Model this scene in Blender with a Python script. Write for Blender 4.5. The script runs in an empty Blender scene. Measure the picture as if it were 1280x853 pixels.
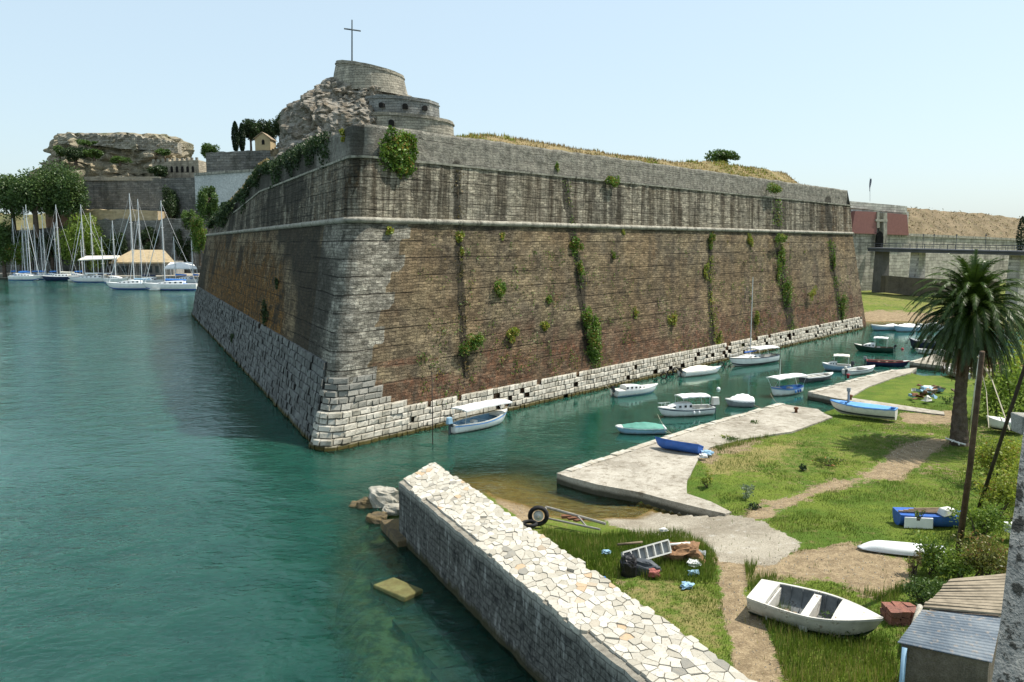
import bpy, math, numpy as np
from mathutils import Vector, noise as mnoise
rng = np.random.RandomState(7)
scene = bpy.context.scene
COL = scene.collection
PI = math.pi
# ------------------------------------------------------------------ camera geometry
f = 995.; pit = math.atan(121.5 / f); H = 14.
CP = np.array([0, 0, H])
def ray(px, py):
    a, b = (px - 640), -(py - 426.5)
    d = np.array([a, f * math.cos(pit) + b * math.sin(pit), -f * math.sin(pit) + b * math.cos(pit)])
    return d / np.linalg.norm(d)
def G(px, py, z=0.):
    d = ray(px, py); return CP + d * (z - H) / d[2]
def D(px, py, Y):
    d = ray(px, py); return CP + d * Y / d[1]
def projv(P):
    P = np.asarray(P, float)
    x, y, z = P[..., 0], P[..., 1], P[..., 2] - H
    dep = y * math.cos(pit) - z * math.sin(pit); up = y * math.sin(pit) + z * math.cos(pit)
    dep = np.where(dep < .5, .5, dep)
    return 640 + f * x / dep, 426.5 - f * up / dep
cam = bpy.data.cameras.new('camera'); co = bpy.data.objects.new('camera', cam); COL.objects.link(co)
co.location = (0, 0, H); co.rotation_euler = (PI / 2 - pit, 0, 0)
cam.sensor_width = 36; cam.lens = f / 1280 * 36; cam.clip_end = 20000; cam.clip_start = .1
scene.camera = co
# ------------------------------------------------------------------ light
SE, SA = math.radians(60), math.radians(16)
sd = Vector((math.cos(SE) * math.cos(SA), math.cos(SE) * math.sin(SA), math.sin(SE)))
sl = bpy.data.lights.new('sun', 'SUN'); sl.energy = 5.0; sl.angle = math.radians(.5); sl.color = (1, .94, .84)
so = bpy.data.objects.new('sun', sl); COL.objects.link(so); so.location = (60, 20, 120)
so.rotation_euler = sd.to_track_quat('Z', 'Y').to_euler()
w = bpy.data.worlds.new('World'); scene.world = w; w.use_nodes = True
wn = w.node_tree; sk = wn.nodes.new('ShaderNodeTexSky'); sk.sky_type = 'NISHITA'; sk.sun_disc = False
sk.sun_elevation = SE; sk.sun_rotation = math.radians(90 - 16); sk.air_density = 1.15; sk.dust_density = 1.7; sk.ozone_density = 3.0
mx_ = wn.nodes.new('ShaderNodeMix'); mx_.data_type = 'RGBA'; mx_.inputs[0].default_value = .6; mx_.inputs[7].default_value = (3.95, 4.8, 5.1, 1); wn.links.new(sk.outputs[0], mx_.inputs[6]); wn.links.new(mx_.outputs[2], wn.nodes['Background'].inputs[0]); wn.nodes['Background'].inputs[1].default_value = .145
scene.view_settings.view_transform = 'Standard'; scene.view_settings.look = 'None'
scene.view_settings.exposure = 0.42; scene.view_settings.gamma = 1
scene.render.engine = 'CYCLES'
scene.cycles.max_bounces = 6; scene.cycles.transparent_max_bounces = 12
# ------------------------------------------------------------------ mesh builder
class MB:
    def __init__(s):
        s.V = []; s.F = []; s.n = 0; s.A = []; s.M = []
    def add(s, verts, faces, a=(0, 0, 0), b=(0, 0, 0), m=0):
        verts = np.asarray(verts, float).reshape(-1, 3); k = len(verts)
        A = np.zeros((k, 6)); A[:, :3] = np.asarray(a, float); A[:, 3:] = np.asarray(b, float)
        s.V.append(verts); s.A.append(A)
        if isinstance(faces, np.ndarray): s.F.append(faces + s.n)
        else:
            for fc in faces: s.F.append(np.array([fc]) + s.n)
        s.M += [m] * (len(faces))
        s.n += k; return s
    def box(s, c, size, rz=0., taper=1., a=(0, 0, 0), b=(0, 0, 0), ry=0., m=0, jit=0.):
        hx, hy, hz = [q / 2 for q in size]
        P = np.array([[x * hx * (taper if z > 0 else 1), y * hy * (taper if z > 0 else 1), z * hz] for z in (-1, 1) for y in (-1, 1) for x in (-1, 1)])
        if jit: P += rng.uniform(-jit, jit, P.shape)
        if ry: P = P @ np.array([[math.cos(ry), 0, -math.sin(ry)], [0, 1, 0], [math.sin(ry), 0, math.cos(ry)]])
        if rz: P = P @ np.array([[math.cos(rz), math.sin(rz), 0], [-math.sin(rz), math.cos(rz), 0], [0, 0, 1]])
        P = P + np.asarray(c, float)
        return s.add(P, [(0, 2, 3, 1), (4, 5, 7, 6), (0, 1, 5, 4), (2, 6, 7, 3), (0, 4, 6, 2), (1, 3, 7, 5)], a, b, m)
    def tube(s, pts, r, n=6, a=(0, 0, 0), b=(0, 0, 0), m=0):
        pts = np.asarray(pts, float); k = len(pts)
        r = np.full(k, r) if np.isscalar(r) else np.asarray(r, float)
        T = np.gradient(pts, axis=0); T /= np.linalg.norm(T, axis=1)[:, None] + 1e-9
        up = np.array([0, 0, 1.]) if abs(T[0][2]) < .9 else np.array([1., 0, 0])
        V = []
        for i in range(k):
            x = np.cross(up, T[i]); x /= np.linalg.norm(x) + 1e-9; y = np.cross(T[i], x)
            for j in range(n):
                t = 2 * PI * j / n; V.append(pts[i] + r[i] * (math.cos(t) * x + math.sin(t) * y))
        F = []
        for i in range(k - 1):
            for j in range(n):
                F.append((i * n + j, i * n + (j + 1) % n, (i + 1) * n + (j + 1) % n, (i + 1) * n + j))
        F.append(tuple(range(n - 1, -1, -1))); F.append(tuple(range((k - 1) * n, k * n)))
        return s.add(V, F, a, b, m)
    def prism(s, poly, z0, z1, shrink=1., a=(0, 0, 0), b=(0, 0, 0), m=0):
        poly = np.asarray(poly, float)[:, :2]; k = len(poly); c = poly.mean(0)
        z0 = np.broadcast_to(z0, (k,)); z1 = np.broadcast_to(z1, (k,))
        lo = np.c_[poly, z0]; hi = np.c_[c + (poly - c) * shrink, z1]
        F = [(i, (i + 1) % k, k + (i + 1) % k, k + i) for i in range(k)] + [tuple(range(k - 1, -1, -1)), tuple(range(k, 2 * k))]
        return s.add(np.r_[lo, hi], F, a, b, m)
    def grid(s, P, a=None, b=None, wrap=False, m=0):
        P = np.asarray(P, float); R, C = P.shape[:2]
        i, j = np.meshgrid(np.arange(R - 1), np.arange(C if wrap else C - 1), indexing='ij')
        j2 = (j + 1) % C
        Q = np.stack([i * C + j, i * C + j2, (i + 1) * C + j2, (i + 1) * C + j], -1).reshape(-1, 4)
        return s.add(P.reshape(-1, 3), Q, (0, 0, 0) if a is None else np.asarray(a).reshape(-1, 3), (0, 0, 0) if b is None else np.asarray(b).reshape(-1, 3), m)
    def quads(s, Q, a=(0, 0, 0)):      # Q (N,4,3)
        N = len(Q); a = np.asarray(a, float)
        if a.ndim == 2: a = np.repeat(a, Q.shape[1], 0)
        return s.add(Q.reshape(-1, 3), np.arange(N * Q.shape[1]).reshape(N, Q.shape[1]), a)
    def build(s, name, mat, parent=None, smooth=False, local=False, bevel=0.):
        V = np.concatenate(s.V)
        if parent is not None and not local:
            o = parent; off = np.zeros(3)
            while o is not None: off += np.array(o.location); o = o.parent
            V = V - off
        me = bpy.data.meshes.new(name); me.vertices.add(len(V)); me.vertices.foreach_set('co', V.astype(np.float32).ravel())
        tot = np.concatenate([np.full(len(q), q.shape[1]) for q in s.F]); idx = np.concatenate([q.ravel() for q in s.F])
        me.loops.add(len(idx)); me.loops.foreach_set('vertex_index', idx.astype(np.int32))
        me.polygons.add(len(tot)); st = np.r_[0, np.cumsum(tot)[:-1]]
        me.polygons.foreach_set('loop_start', st.astype(np.int32)); me.polygons.foreach_set('loop_total', tot.astype(np.int32))
        A = np.concatenate(s.A)
        for nm, sl_ in (('ma', slice(0, 3)), ('mb', slice(3, 6))):
            at = me.attributes.new(nm, 'FLOAT_VECTOR', 'POINT'); at.data.foreach_set('vector', A[:, sl_].astype(np.float32).ravel())
        mats = mat if isinstance(mat, (list, tuple)) else [mat]
        for q in mats: me.materials.append(q)
        if len(mats) > 1: me.polygons.foreach_set('material_index', np.array(s.M, np.int32))
        me.update(calc_edges=True); me.validate()
        me.polygons.foreach_set('use_smooth', np.full(len(me.polygons), bool(smooth)))
        o = bpy.data.objects.new(name, me); COL.objects.link(o)
        if parent is not None: o.parent = parent
        if bevel:
            md = o.modifiers.new('bevel', 'BEVEL'); md.width = bevel; md.segments = 2; md.limit_method = 'ANGLE'
        return o
def tag(o, label, cat, group=None, kind=None):
    o['label'] = label; o['category'] = cat
    if group: o['group'] = group
    if kind: o['kind'] = kind
    return o
def struct(o): o['kind'] = 'structure'; return o
def thing(name, loc, label, cat, group=None, rz=0.):
    o = bpy.data.objects.new(name, None); COL.objects.link(o); o.location = tuple(loc); o.rotation_euler = (0, 0, rz)
    o.empty_display_size = .3
    return tag(o, label, cat, group)
# ------------------------------------------------------------------ shader builder
class SH:
    def __init__(s, name):
        s.m = bpy.data.materials.new(name); s.m.use_nodes = True; s.nt = s.m.node_tree; s.nt.nodes.clear()
        s.out = s.nt.nodes.new('ShaderNodeOutputMaterial'); s.o = None
    def nd(s, t, **k):
        n = s.nt.nodes.new(t)
        for a, v in k.items(): setattr(n, a, v)
        return n
    def put(s, sock, v):
        if v is None: return
        if isinstance(v, bpy.types.NodeSocket): s.nt.links.new(v, sock)
        else:
            try:
                if hasattr(sock.default_value, '__len__') and len(sock.default_value) == 4 and len(v) == 3: v = (*v, 1)
            except TypeError: pass
            sock.default_value = v
    def obj(s):
        if s.o is None: s.o = s.nd('ShaderNodeTexCoord').outputs['Object']
        return s.o
    def attr(s, n): return s.nd('ShaderNodeAttribute', attribute_name=n).outputs['Vector']
    def sep(s, v):
        n = s.nd('ShaderNodeSeparateXYZ'); s.put(n.inputs[0], v); return n.outputs
    def comb(s, x, y, z=0.):
        n = s.nd('ShaderNodeCombineXYZ'); [s.put(n.inputs[i], q) for i, q in enumerate((x, y, z))]; return n.outputs[0]
    def sc(s, v, k):
        n = s.nd('ShaderNodeVectorMath', operation='MULTIPLY'); s.put(n.inputs[0], v); n.inputs[1].default_value = k if hasattr(k, '__len__') else (k, k, k); return n.outputs[0]
    def vadd(s, v, k):
        n = s.nd('ShaderNodeVectorMath', operation='ADD'); s.put(n.inputs[0], v); s.put(n.inputs[1], k); return n.outputs[0]
    def noise(s, v=None, scale=1., detail=4., rough=.55, dist=0.):
        n = s.nd('ShaderNodeTexNoise'); s.put(n.inputs['Vector'], v if v is not None else s.obj())
        n.inputs['Scale'].default_value = scale; n.inputs['Detail'].default_value = detail; n.inputs['Roughness'].default_value = rough; n.inputs['Distortion'].default_value = dist
        return n.outputs['Fac']
    def vor(s, v=None, scale=1., feature='F1', out='Distance', rand=1.):
        n = s.nd('ShaderNodeTexVoronoi', feature=feature); s.put(n.inputs['Vector'], v if v is not None else s.obj())
        n.inputs['Scale'].default_value = scale; n.inputs['Randomness'].default_value = rand
        return n.outputs[out]
    def brick(s, v, w, h, mort=.02, c1=(0, 0, 0), c2=(1, 1, 1)):
        n = s.nd('ShaderNodeTexBrick'); s.put(n.inputs['Vector'], v); n.inputs['Scale'].default_value = 1
        n.inputs['Brick Width'].default_value = w; n.inputs['Row Height'].default_value = h; n.inputs['Mortar Size'].default_value = mort
        n.inputs['Mortar Smooth'].default_value = .3
        s.put(n.inputs['Color1'], c1); s.put(n.inputs['Color2'], c2); s.put(n.inputs['Mortar'], (.5, .5, .5))
        return n.outputs['Color'], n.outputs['Fac']
    def mix(s, fac, a, b, blend='MIX'):
        n = s.nd('ShaderNodeMix', data_type='RGBA', blend_type=blend); n.clamp_factor = True
        s.put(n.inputs['Factor'], fac); s.put(n.inputs['A'] if False else n.inputs[6], a); s.put(n.inputs[7], b); return n.outputs[2]
    def math(s, op, a, b=None, c=None, clamp=False):
        n = s.nd('ShaderNodeMath', operation=op); n.use_clamp = clamp
        for i, q in enumerate((a, b, c)): s.put(n.inputs[i], q)
        return n.outputs[0]
    def ss(s, v, lo, hi, a=0., b=1.):        # smoothstep map
        n = s.nd('ShaderNodeMapRange', interpolation_type='SMOOTHSTEP'); s.put(n.inputs[0], v)
        n.inputs[1].default_value = lo; n.inputs[2].default_value = hi; n.inputs[3].default_value = a; n.inputs[4].default_value = b
        return n.outputs[0]
    def rng(s, v, lo, hi, a, b):
        n = s.nd('ShaderNodeMapRange'); s.put(n.inputs[0], v)
        n.inputs[1].default_value = lo; n.inputs[2].default_value = hi; n.inputs[3].default_value = a; n.inputs[4].default_value = b
        return n.outputs[0]
    def mul(s, col, fac):                    # multiply colour by scalar
        n = s.nd('ShaderNodeVectorMath', operation='SCALE'); s.put(n.inputs[0], col); s.put(n.inputs[3], fac); return n.outputs[0]
    def bump(s, h, dist=.05, strength=1., normal=None):
        n = s.nd('ShaderNodeBump'); s.put(n.inputs['Height'], h); n.inputs['Distance'].default_value = dist; n.inputs['Strength'].default_value = strength
        if normal is not None: s.put(n.inputs['Normal'], normal)
        return n.outputs[0]
    def pr(s, col, rough=.8, bump=None, metal=0., spec=.3, **k):
        n = s.nd('ShaderNodeBsdfPrincipled'); s.put(n.inputs['Base Color'], col); s.put(n.inputs['Roughness'], rough); n.inputs['Metallic'].default_value = metal
        n.inputs['Specular IOR Level'].default_value = spec
        if bump is not None: s.put(n.inputs['Normal'], bump)
        for a, v in k.items(): s.put(n.inputs[a.replace('_', ' ')], v)
        s.nt.links.new(n.outputs[0], s.out.inputs[0]); return s.m
def paint(name, c, rough=.45, var=.25, sc=2.5, dirt=(.12, .1, .08), da=.3, metal=0., bd=.004):
    s = SH(name); n1 = s.noise(scale=sc, detail=5); n2 = s.noise(scale=sc * 6, detail=4, rough=.7)
    col = s.mul(s.mix(None, c, c), s.rng(n1, .3, .7, 1 - var, 1 + var * .4))
    col = s.mix(s.ss(s.math('MULTIPLY', n1, n2), .28, .42, 0, da), col, dirt)
    return s.pr(col, s.rng(n2, .3, .7, rough - .1, rough + .15), s.bump(n2, bd), metal)
def stone(name, c1, c2, sc=.6, c3=None, stain=(.06, .055, .045), sa=.5, bd=.05, streak=0., bw=None, bh=.4):
    s = SH(name); o = s.obj()
    n1 = s.noise(scale=sc, detail=6, rough=.65); n2 = s.noise(scale=sc * 5, detail=6, rough=.7); n3 = s.noise(scale=sc * 22, detail=3)
    col = s.mix(s.ss(n1, .35, .65), c1, c2)
    if c3 is not None: col = s.mix(s.ss(n2, .55, .68), col, c3)
    st = s.noise(s.sc(o, (1, 1, .12)), scale=sc * 3 if streak else sc * 2, detail=5, rough=.6)
    col = s.mix(s.ss(st, .48, .7, 0, max(sa, streak)), col, stain)
    h = s.math('ADD', n2, s.math('MULTIPLY', n3, .5))
    if bw:
        sp = s.sep(o); uu = s.math('ADD', sp[0], s.math('MULTIPLY', sp[1], .7))
        bc, bf = s.brick(s.comb(uu, sp[2]), bw, bh, .03)
        col = s.mul(col, s.rng(s.sep(bc)[0], 0, 1, .72, 1.15)); col = s.mul(col, s.rng(bf, 0, 1, 1, .5))
        h = s.math('SUBTRACT', h, bf)
    col = s.mul(col, s.rng(n3, .3, .7, .75, 1.25))
    return s.pr(col, .9, s.bump(h, bd), spec=.15)
def leafmat(name, c1, c2, trans=.3, rough=.5, c3=None):
    s = SH(name); t = s.sep(s.attr('ma')); n = s.noise(scale=.6, detail=3)
    col = s.mix(t[0], c1, c2)
    if c3 is not None: col = s.mix(s.ss(s.math('MULTIPLY', t[1], n), .36, .5), col, c3)
    col = s.mul(col, s.rng(n, .3, .7, .65, 1.3))
    d = s.nd('ShaderNodeBsdfDiffuse'); s.put(d.inputs[0], col); tr = s.nd('ShaderNodeBsdfTranslucent'); s.put(tr.inputs[0], s.mul(col, 1.3))
    g = s.nd('ShaderNodeBsdfGlossy'); g.inputs['Roughness'].default_value = rough; g.inputs[0].default_value = (1, 1, 1, 1)
    m1 = s.nd('ShaderNodeMixShader'); m1.inputs[0].default_value = trans; s.nt.links.new(d.outputs[0], m1.inputs[1]); s.nt.links.new(tr.outputs[0], m1.inputs[2])
    m2 = s.nd('ShaderNodeMixShader'); m2.inputs[0].default_value = .025; s.nt.links.new(m1.outputs[0], m2.inputs[1]); s.nt.links.new(g.outputs[0], m2.inputs[2])
    s.nt.links.new(m2.outputs[0], s.out.inputs[0]); return s.m
# ------------------------------------------------------------------ vectorised 2D helpers
def inpoly(x, y, poly):
    poly = np.asarray(poly, float)[:, :2]; r = np.zeros(np.shape(x), bool); k = len(poly)
    for i in range(k):
        x1, y1 = poly[i]; x2, y2 = poly[(i + 1) % k]
        if y1 == y2: continue
        c = (y1 > y) != (y2 > y); r ^= c & (x < (x2 - x1) * (y - y1) / (y2 - y1) + x1)
    return r
def dline(x, y, pts, close=False):
    pts = np.asarray(pts, float)[:, :2]; d = np.full(np.shape(x), 1e9); k = len(pts)
    for i in range(k if close else k - 1):
        a = pts[i]; e = pts[(i + 1) % k] - a; t = np.clip(((x - a[0]) * e[0] + (y - a[1]) * e[1]) / (e @ e + 1e-12), 0, 1)
        d = np.minimum(d, np.hypot(x - a[0] - t * e[0], y - a[1] - t * e[1]))
    return d
def sdp(x, y, poly):                   # + inside
    d = dline(x, y, poly, True); return np.where(inpoly(x, y, poly), d, -d)
def sm(x, a, b): t = np.clip((x - a) / (b - a), 0, 1); return t * t * (3 - 2 * t)
def vnoise(x, y, sc=1., seed=0, oct=3):
    x = np.asarray(x, float); y = np.asarray(y, float); out = np.zeros(np.broadcast(x, y).shape); amp = 1.; tot = 0
    for o in range(oct):
        X = x * sc + seed * 17.3 + o * 5.1; Y = y * sc - seed * 9.7 + o * 3.3
        xi = np.floor(X).astype(np.int64); yi = np.floor(Y).astype(np.int64); fx = X - xi; fy = Y - yi
        fx = fx * fx * (3 - 2 * fx); fy = fy * fy * (3 - 2 * fy)
        def h(i, j):
            n = (i * 374761393 + j * 668265263 + seed * 1442695) & 0x7fffffff; n = ((n ^ (n >> 13)) * 1274126177) & 0x7fffffff
            return ((n ^ (n >> 16)) & 0xffff) / 65535.
        v = (h(xi, yi) * (1 - fx) + h(xi + 1, yi) * fx) * (1 - fy) + (h(xi, yi + 1) * (1 - fx) + h(xi + 1, yi + 1) * fx) * fy
        out += v * amp; tot += amp; amp *= .5; sc *= 2.03
    return out / tot
# leaves: clumps of small faces
def leafquads(P, size, asp=.55, flat=0., rs=None):
    rs = rs or rng; N = len(P); u = rs.normal(size=(N, 3)); u /= np.linalg.norm(u, axis=1)[:, None]
    v = rs.normal(size=(N, 3)); v[:, 2] *= (1 - flat); v -= (v * u).sum(1)[:, None] * u; v /= np.linalg.norm(v, axis=1)[:, None] + 1e-9
    s = size * rs.uniform(.6, 1.3, (N, 1)) / 2
    return np.stack([P - u * s, P - v * s * asp, P + u * s, P + v * s * asp], 1)
def clumps(c, r, n, k=14, rs=None, hollow=.55):
    """points spread over k sub-clumps inside ellipsoid of radii r"""
    rs = rs or rng; c = np.asarray(c, float); r = np.asarray(r, float)
    d = rs.normal(size=(k, 3)); d /= np.linalg.norm(d, axis=1)[:, None]; cc = c + d * r * rs.uniform(.25, .75, (k, 1))
    rr = rs.uniform(.28, .5, k)
    i = rs.randint(0, k, n); e = rs.normal(size=(n, 3)); e /= np.linalg.norm(e, axis=1)[:, None]
    return cc[i] + e * r * rr[i][:, None] * rs.uniform(hollow, 1, (n, 1)), i
def tints(N, idx=None, rs=None):
    rs = rs or rng; t = rs.uniform(0, 1, (N, 3))
    if idx is not None:
        kk = rs.uniform(0, 1, idx.max() + 1); t[:, 0] = np.clip(t[:, 0] * .5 + kk[idx] * .6, 0, 1)
    return t
# ------------------------------------------------------------------ materials
LEAF = leafmat('leaf_green', (.035, .075, .012), (.09, .15, .03))
LEAFY = leafmat('leaf_yellow_green', (.10, .16, .015), (.26, .30, .04), c3=(.30, .20, .04))
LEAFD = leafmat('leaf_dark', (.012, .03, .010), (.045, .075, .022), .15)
LEAFIVY = leafmat('leaf_wall', (.045, .11, .012), (.14, .23, .03), c3=(.20, .14, .03))
LEAFDRY = leafmat('leaf_dry', (.20, .14, .05), (.34, .26, .11), .2)
LEAFRED = leafmat('leaf_autumn', (.05, .10, .015), (.14, .19, .03), .3, c3=(.30, .10, .02))
GRASS = leafmat('grass_blade', (.065, .125, .010), (.15, .20, .024), .3, c3=(.24, .21, .07))
CYP = leafmat('cypress_leaf', (.008, .022, .008), (.02, .045, .014), .1)
PINE = leafmat('pine_leaf', (.028, .065, .015), (.10, .155, .04), .2)
PALMG = leafmat('palm_leaf', (.011, .028, .005), (.048, .085, .012), .15, .4)
PALMB = leafmat('palm_dead_leaf', (.06, .035, .016), (.17, .10, .05), .1)
BARK = stone('bark', (.07, .05, .035), (.13, .10, .075), 2.5, bd=.05)
WOOD = paint('weathered_wood', (.20, .15, .10), .8, .4, 3)
DKWOOD = paint('dark_wood', (.035, .026, .02), .8, .4, 3)
def hullmat(name, c):
    s = SH(name); o = s.obj(); n1 = s.noise(scale=1.5, detail=5); n2 = s.noise(s.sc(o, (1, 1, .3)), 5, 5, .7); z = s.sep(o)[2]
    col = s.mul(s.mix(None, c, c), s.rng(n1, .3, .7, .88, 1.04)); g = s.math('ADD', z, s.math('MULTIPLY', s.math('SUBTRACT', n2, .5), .55))
    col = s.mix(s.ss(g, .22, .0, 0, .6), col, (.22, .19, .12)); col = s.mix(s.ss(n2, .58, .7, 0, .4), col, (.28, .23, .16)); col = s.mix(s.ss(z, .05, .0), col, (.035, .05, .03))
    return s.pr(col, .4, s.bump(n2, .004))
HULLW = hullmat('white_hull', (.74, .75, .73)); HULLB = hullmat('light_blue_hull', (.26, .42, .55))
WHITE = paint('white_gelcoat', (.78, .79, .78), .35, .12, 1.5, (.35, .32, .26), .35)
OLDWH = paint('aged_white_paint', (.66, .65, .60), .6, .22, 2.5, (.25, .2, .14), .6)
CREAM = paint('cream_canvas', (.72, .68, .58), .8, .15, 2)
CANVAS = paint('white_canvas', (.80, .80, .78), .75, .08, 1.2, (.5, .47, .4), .3)
LBLUE = paint('light_blue_paint', (.26, .42, .55), .5, .2, 2)
BLUE = paint('blue_paint', (.035, .12, .42), .5, .3, 2)
SKYB = paint('sky_blue_paint', (.12, .33, .72), .55, .2, 2, (.3, .35, .4), .4)
NAVY = paint('navy_paint', (.015, .025, .07), .4, .3, 2)
DKGRN = paint('dark_green_paint', (.012, .045, .03), .4, .3, 2)
RED = paint('red_paint', (.38, .04, .05), .5, .3, 2)
TEAL = paint('green_tarpaulin', (.10, .30, .24), .6, .3, 2, bd=.03)
GREY = paint('grey_paint', (.28, .30, .31), .6, .3, 2)
DKGREY = paint('dark_grey_paint', (.07, .08, .09), .6, .4, 2)
RUST = paint('rusty_metal', (.16, .07, .035), .85, .4, 4)
RUBBER = paint('black_rubber', (.012, .012, .013), .7, .3, 4, (.08, .07, .06), .4)
BLACK = paint('black_plastic', (.015, .015, .017), .4, .2, 4)
ALU = paint('mast_aluminium', (.68, .69, .70), .35, .08, 1, (.4, .4, .4), .1, .3)
GLASS = SH('dark_glass').pr((.015, .02, .025), .08, None, 0, .6)
ROPE = paint('rope', (.45, .40, .30), .9)
STRAW = paint('straw_thatch', (.42, .33, .20), .95, .3, .8)
TARPB = paint('blue_tarpaulin', (.05, .22, .62), .6, .3, 1)
CONCR = None
def mat_concrete():
    s = SH('old_concrete'); n1 = s.noise(scale=.35, detail=7, rough=.7); n2 = s.noise(scale=2.2, detail=6, rough=.7); n3 = s.noise(scale=14, detail=4)
    cr = s.vor(s.vadd(s.obj(), s.mul(s.comb(n2, n1), .6)), .35, 'DISTANCE_TO_EDGE')
    c = s.mix(s.ss(n1, .35, .65), (.40, .37, .31), (.26, .235, .19)); c = s.mix(s.ss(n2, .50, .68, 0, .75), c, (.14, .115, .08))
    c = s.mix(s.ss(n2, .45, .3, 0, .5), c, (.52, .49, .43))
    c = s.mul(c, s.rng(n3, .3, .7, .8, 1.2)); c = s.mix(s.math('MULTIPLY', s.ss(cr, .006, .0), s.ss(n1, .45, .6, 0, .55)), c, (.12, .10, .075))
    z = s.sep(s.obj())[2]; c = s.mix(s.ss(s.math('ADD', z, s.math('MULTIPLY', n2, .3)), .58, .34, 0, .9), c, (.035, .035, .022))
    return s.pr(c, .92, s.bump(s.math('ADD', n2, s.math('MULTIPLY', n3, .4)), .03), spec=.15)
CONC = mat_concrete()
COBB = stone('quay_edge_stone', (.52, .49, .42), (.36, .32, .25), 1.2, c3=(.62, .60, .54), sa=.3, bd=.04)
def mat_wall():
    s = SH('bastion_masonry'); uv = s.attr('ma'); mk = s.sep(s.attr('mb')); sp = s.sep(uv); u, v, dk = sp[0], sp[1], sp[2]
    nw = s.noise(uv, .35, 5, .6); nm = s.noise(uv, 1.6, 6, .7); nf = s.noise(uv, 9, 4, .6)
    ws = s.vadd(uv, s.comb(s.math('MULTIPLY', s.math('SUBTRACT', nm, .5), .25), s.math('ADD', s.math('MULTIPLY', s.math('SUBTRACT', nw, .5), .5), s.math('MULTIPLY', s.math('SUBTRACT', nm, .5), .12))))
    bc, bf = s.brick(ws, .62, .24, .018); b2c, b2f = s.brick(ws, 1.25, .66, .03)
    bt = s.sep(bc)[0]; b2t = s.sep(b2c)[0]
    col = s.mix(s.ss(nw, .36, .64), (.225, .178, .108), (.15, .125, .088))
    col = s.mix(s.ss(nm, .54, .68, 0, .75), col, (.31, .255, .165)); col = s.mix(s.ss(nm, .46, .34, 0, .8), col, (.06, .045, .03))
    rw = s.noise(s.comb(s.math('MULTIPLY', u, .045), s.math('MULTIPLY', s.math('FLOOR', s.math('DIVIDE', v, 1.31)), 3.7)), 1, 3, .6); col = s.mul(col, s.rng(rw, .3, .7, .62, 1.38)); wm = s.noise(uv, .09, 4, .6); col = s.mix(s.ss(wm, .42, .6, 0, .6), col, (.19, .13, .07))
    nr = s.math('MULTIPLY', s.math('SUBTRACT', s.math('ADD', nm, nw), 1.), 1.3)
    red = s.ss(s.math('ADD', mk[0], nr), .36, .95); redc = s.mix(s.ss(nm, .38, .62), (.175, .08, .045), (.125, .088, .06))
    col = s.mix(s.math('MULTIPLY', red, .9), col, redc)
    org = s.ss(s.math('ADD', mk[1], nr), .42, .72); col = s.mix(s.math('MULTIPLY', org, .85), col, s.mix(s.ss(nm, .4, .6), (.23, .105, .016), (.08, .052, .022)))
    q = s.ss(s.math('ADD', mk[2], s.math('MULTIPLY', nr, .4)), .45, .58)
    qc = s.mix(s.ss(nm, .38, .64), (.20, .19, .155), (.36, .34, .285)); qc = s.mul(qc, s.rng(b2t, 0, 1, .75, 1.12))
    col = s.mix(s.math('MULTIPLY', q, .92), col, qc)
    # streaks down the upper scarp
    stv = s.sc(uv, (1., .05, 1.)); st = s.noise(stv, .8, 5, .65); st2 = s.noise(stv, 2.6, 4, .7)
    up = s.ss(v, 15.2, 16.2); sh = s.math('ADD', s.math('MULTIPLY', st, .6), s.math('MULTIPLY', st2, .4))
    upc = s.mix(s.ss(sh, .41, .58), (.32, .30, .24), (.055, .052, .042))
    col = s.mix(s.math('MULTIPLY', up, .74), col, upc)
    col = s.mix(s.math('MULTIPLY', s.ss(sh, .50, .62, 0, .45), s.math('SUBTRACT', 1., up)), col, (.055, .05, .038))
    col = s.mul(col, s.rng(nf, .3, .7, .68, 1.32)); col = s.mul(col, s.rng(bt, 0, 1, .62, 1.28)); b3c, b3f = s.brick(s.vadd(ws, (3.3, .07, 0.)), .34, .12, .02); col = s.mul(col, s.rng(s.sep(b3c)[0], 0, 1, .72, 1.22)); col = s.mul(col, s.rng(bf, 0, 1, 1, .55)); vp = s.vor(s.sc(uv, (.7, 1.1, 1)), 1., 'F1', 'Color'); col = s.mul(col, s.rng(s.sep(vp)[0], 0, 1, .80, 1.14)); col = s.mul(col, 1.0)
    # long horizontal slots between the courses
    warp = s.math('MULTIPLY', s.math('SUBTRACT', s.noise(s.sc(uv, (.12, .5, 1)), 1, 3), .5), .34)
    def lines(p, wd, o):
        t = s.math('FRACT', s.math('DIVIDE', s.math('ADD', s.math('ADD', v, warp), o), p)); t = s.math('ABSOLUTE', s.math('SUBTRACT', t, .5))
        return s.ss(t, .5 - wd, .5 - wd * .35)
    lo = s.math('MULTIPLY', lines(1.31, .042, .2), s.math('SUBTRACT', 1., up)); hi = s.math('MULTIPLY', lines(.83, .06, .1), up)
    gap = s.ss(s.noise(s.sc(uv, (.22, 1.5, 1)), 1, 5, .7), .44, .56)
    ln = s.math('MULTIPLY', s.math('ADD', lo, hi, clamp=True), gap)
    vs = s.ss(v, 20.45, 20.5); ln = s.math('MULTIPLY', ln, s.math('SUBTRACT', 1., s.math('MULTIPLY', vs, .75)))
    ln = s.math('MULTIPLY', ln, s.ss(v, 3., 4.4))
    col = s.mix(s.math('MULTIPLY', ln, s.rng(up, 0, 1, .72, .5)), col, (.025, .022, .017))
    pc = s.mix(s.ss(nm, .38, .62), (.15, .145, .125), (.29, .28, .24)); col = s.mix(s.math('MULTIPLY', vs, .75), col, pc)
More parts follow.
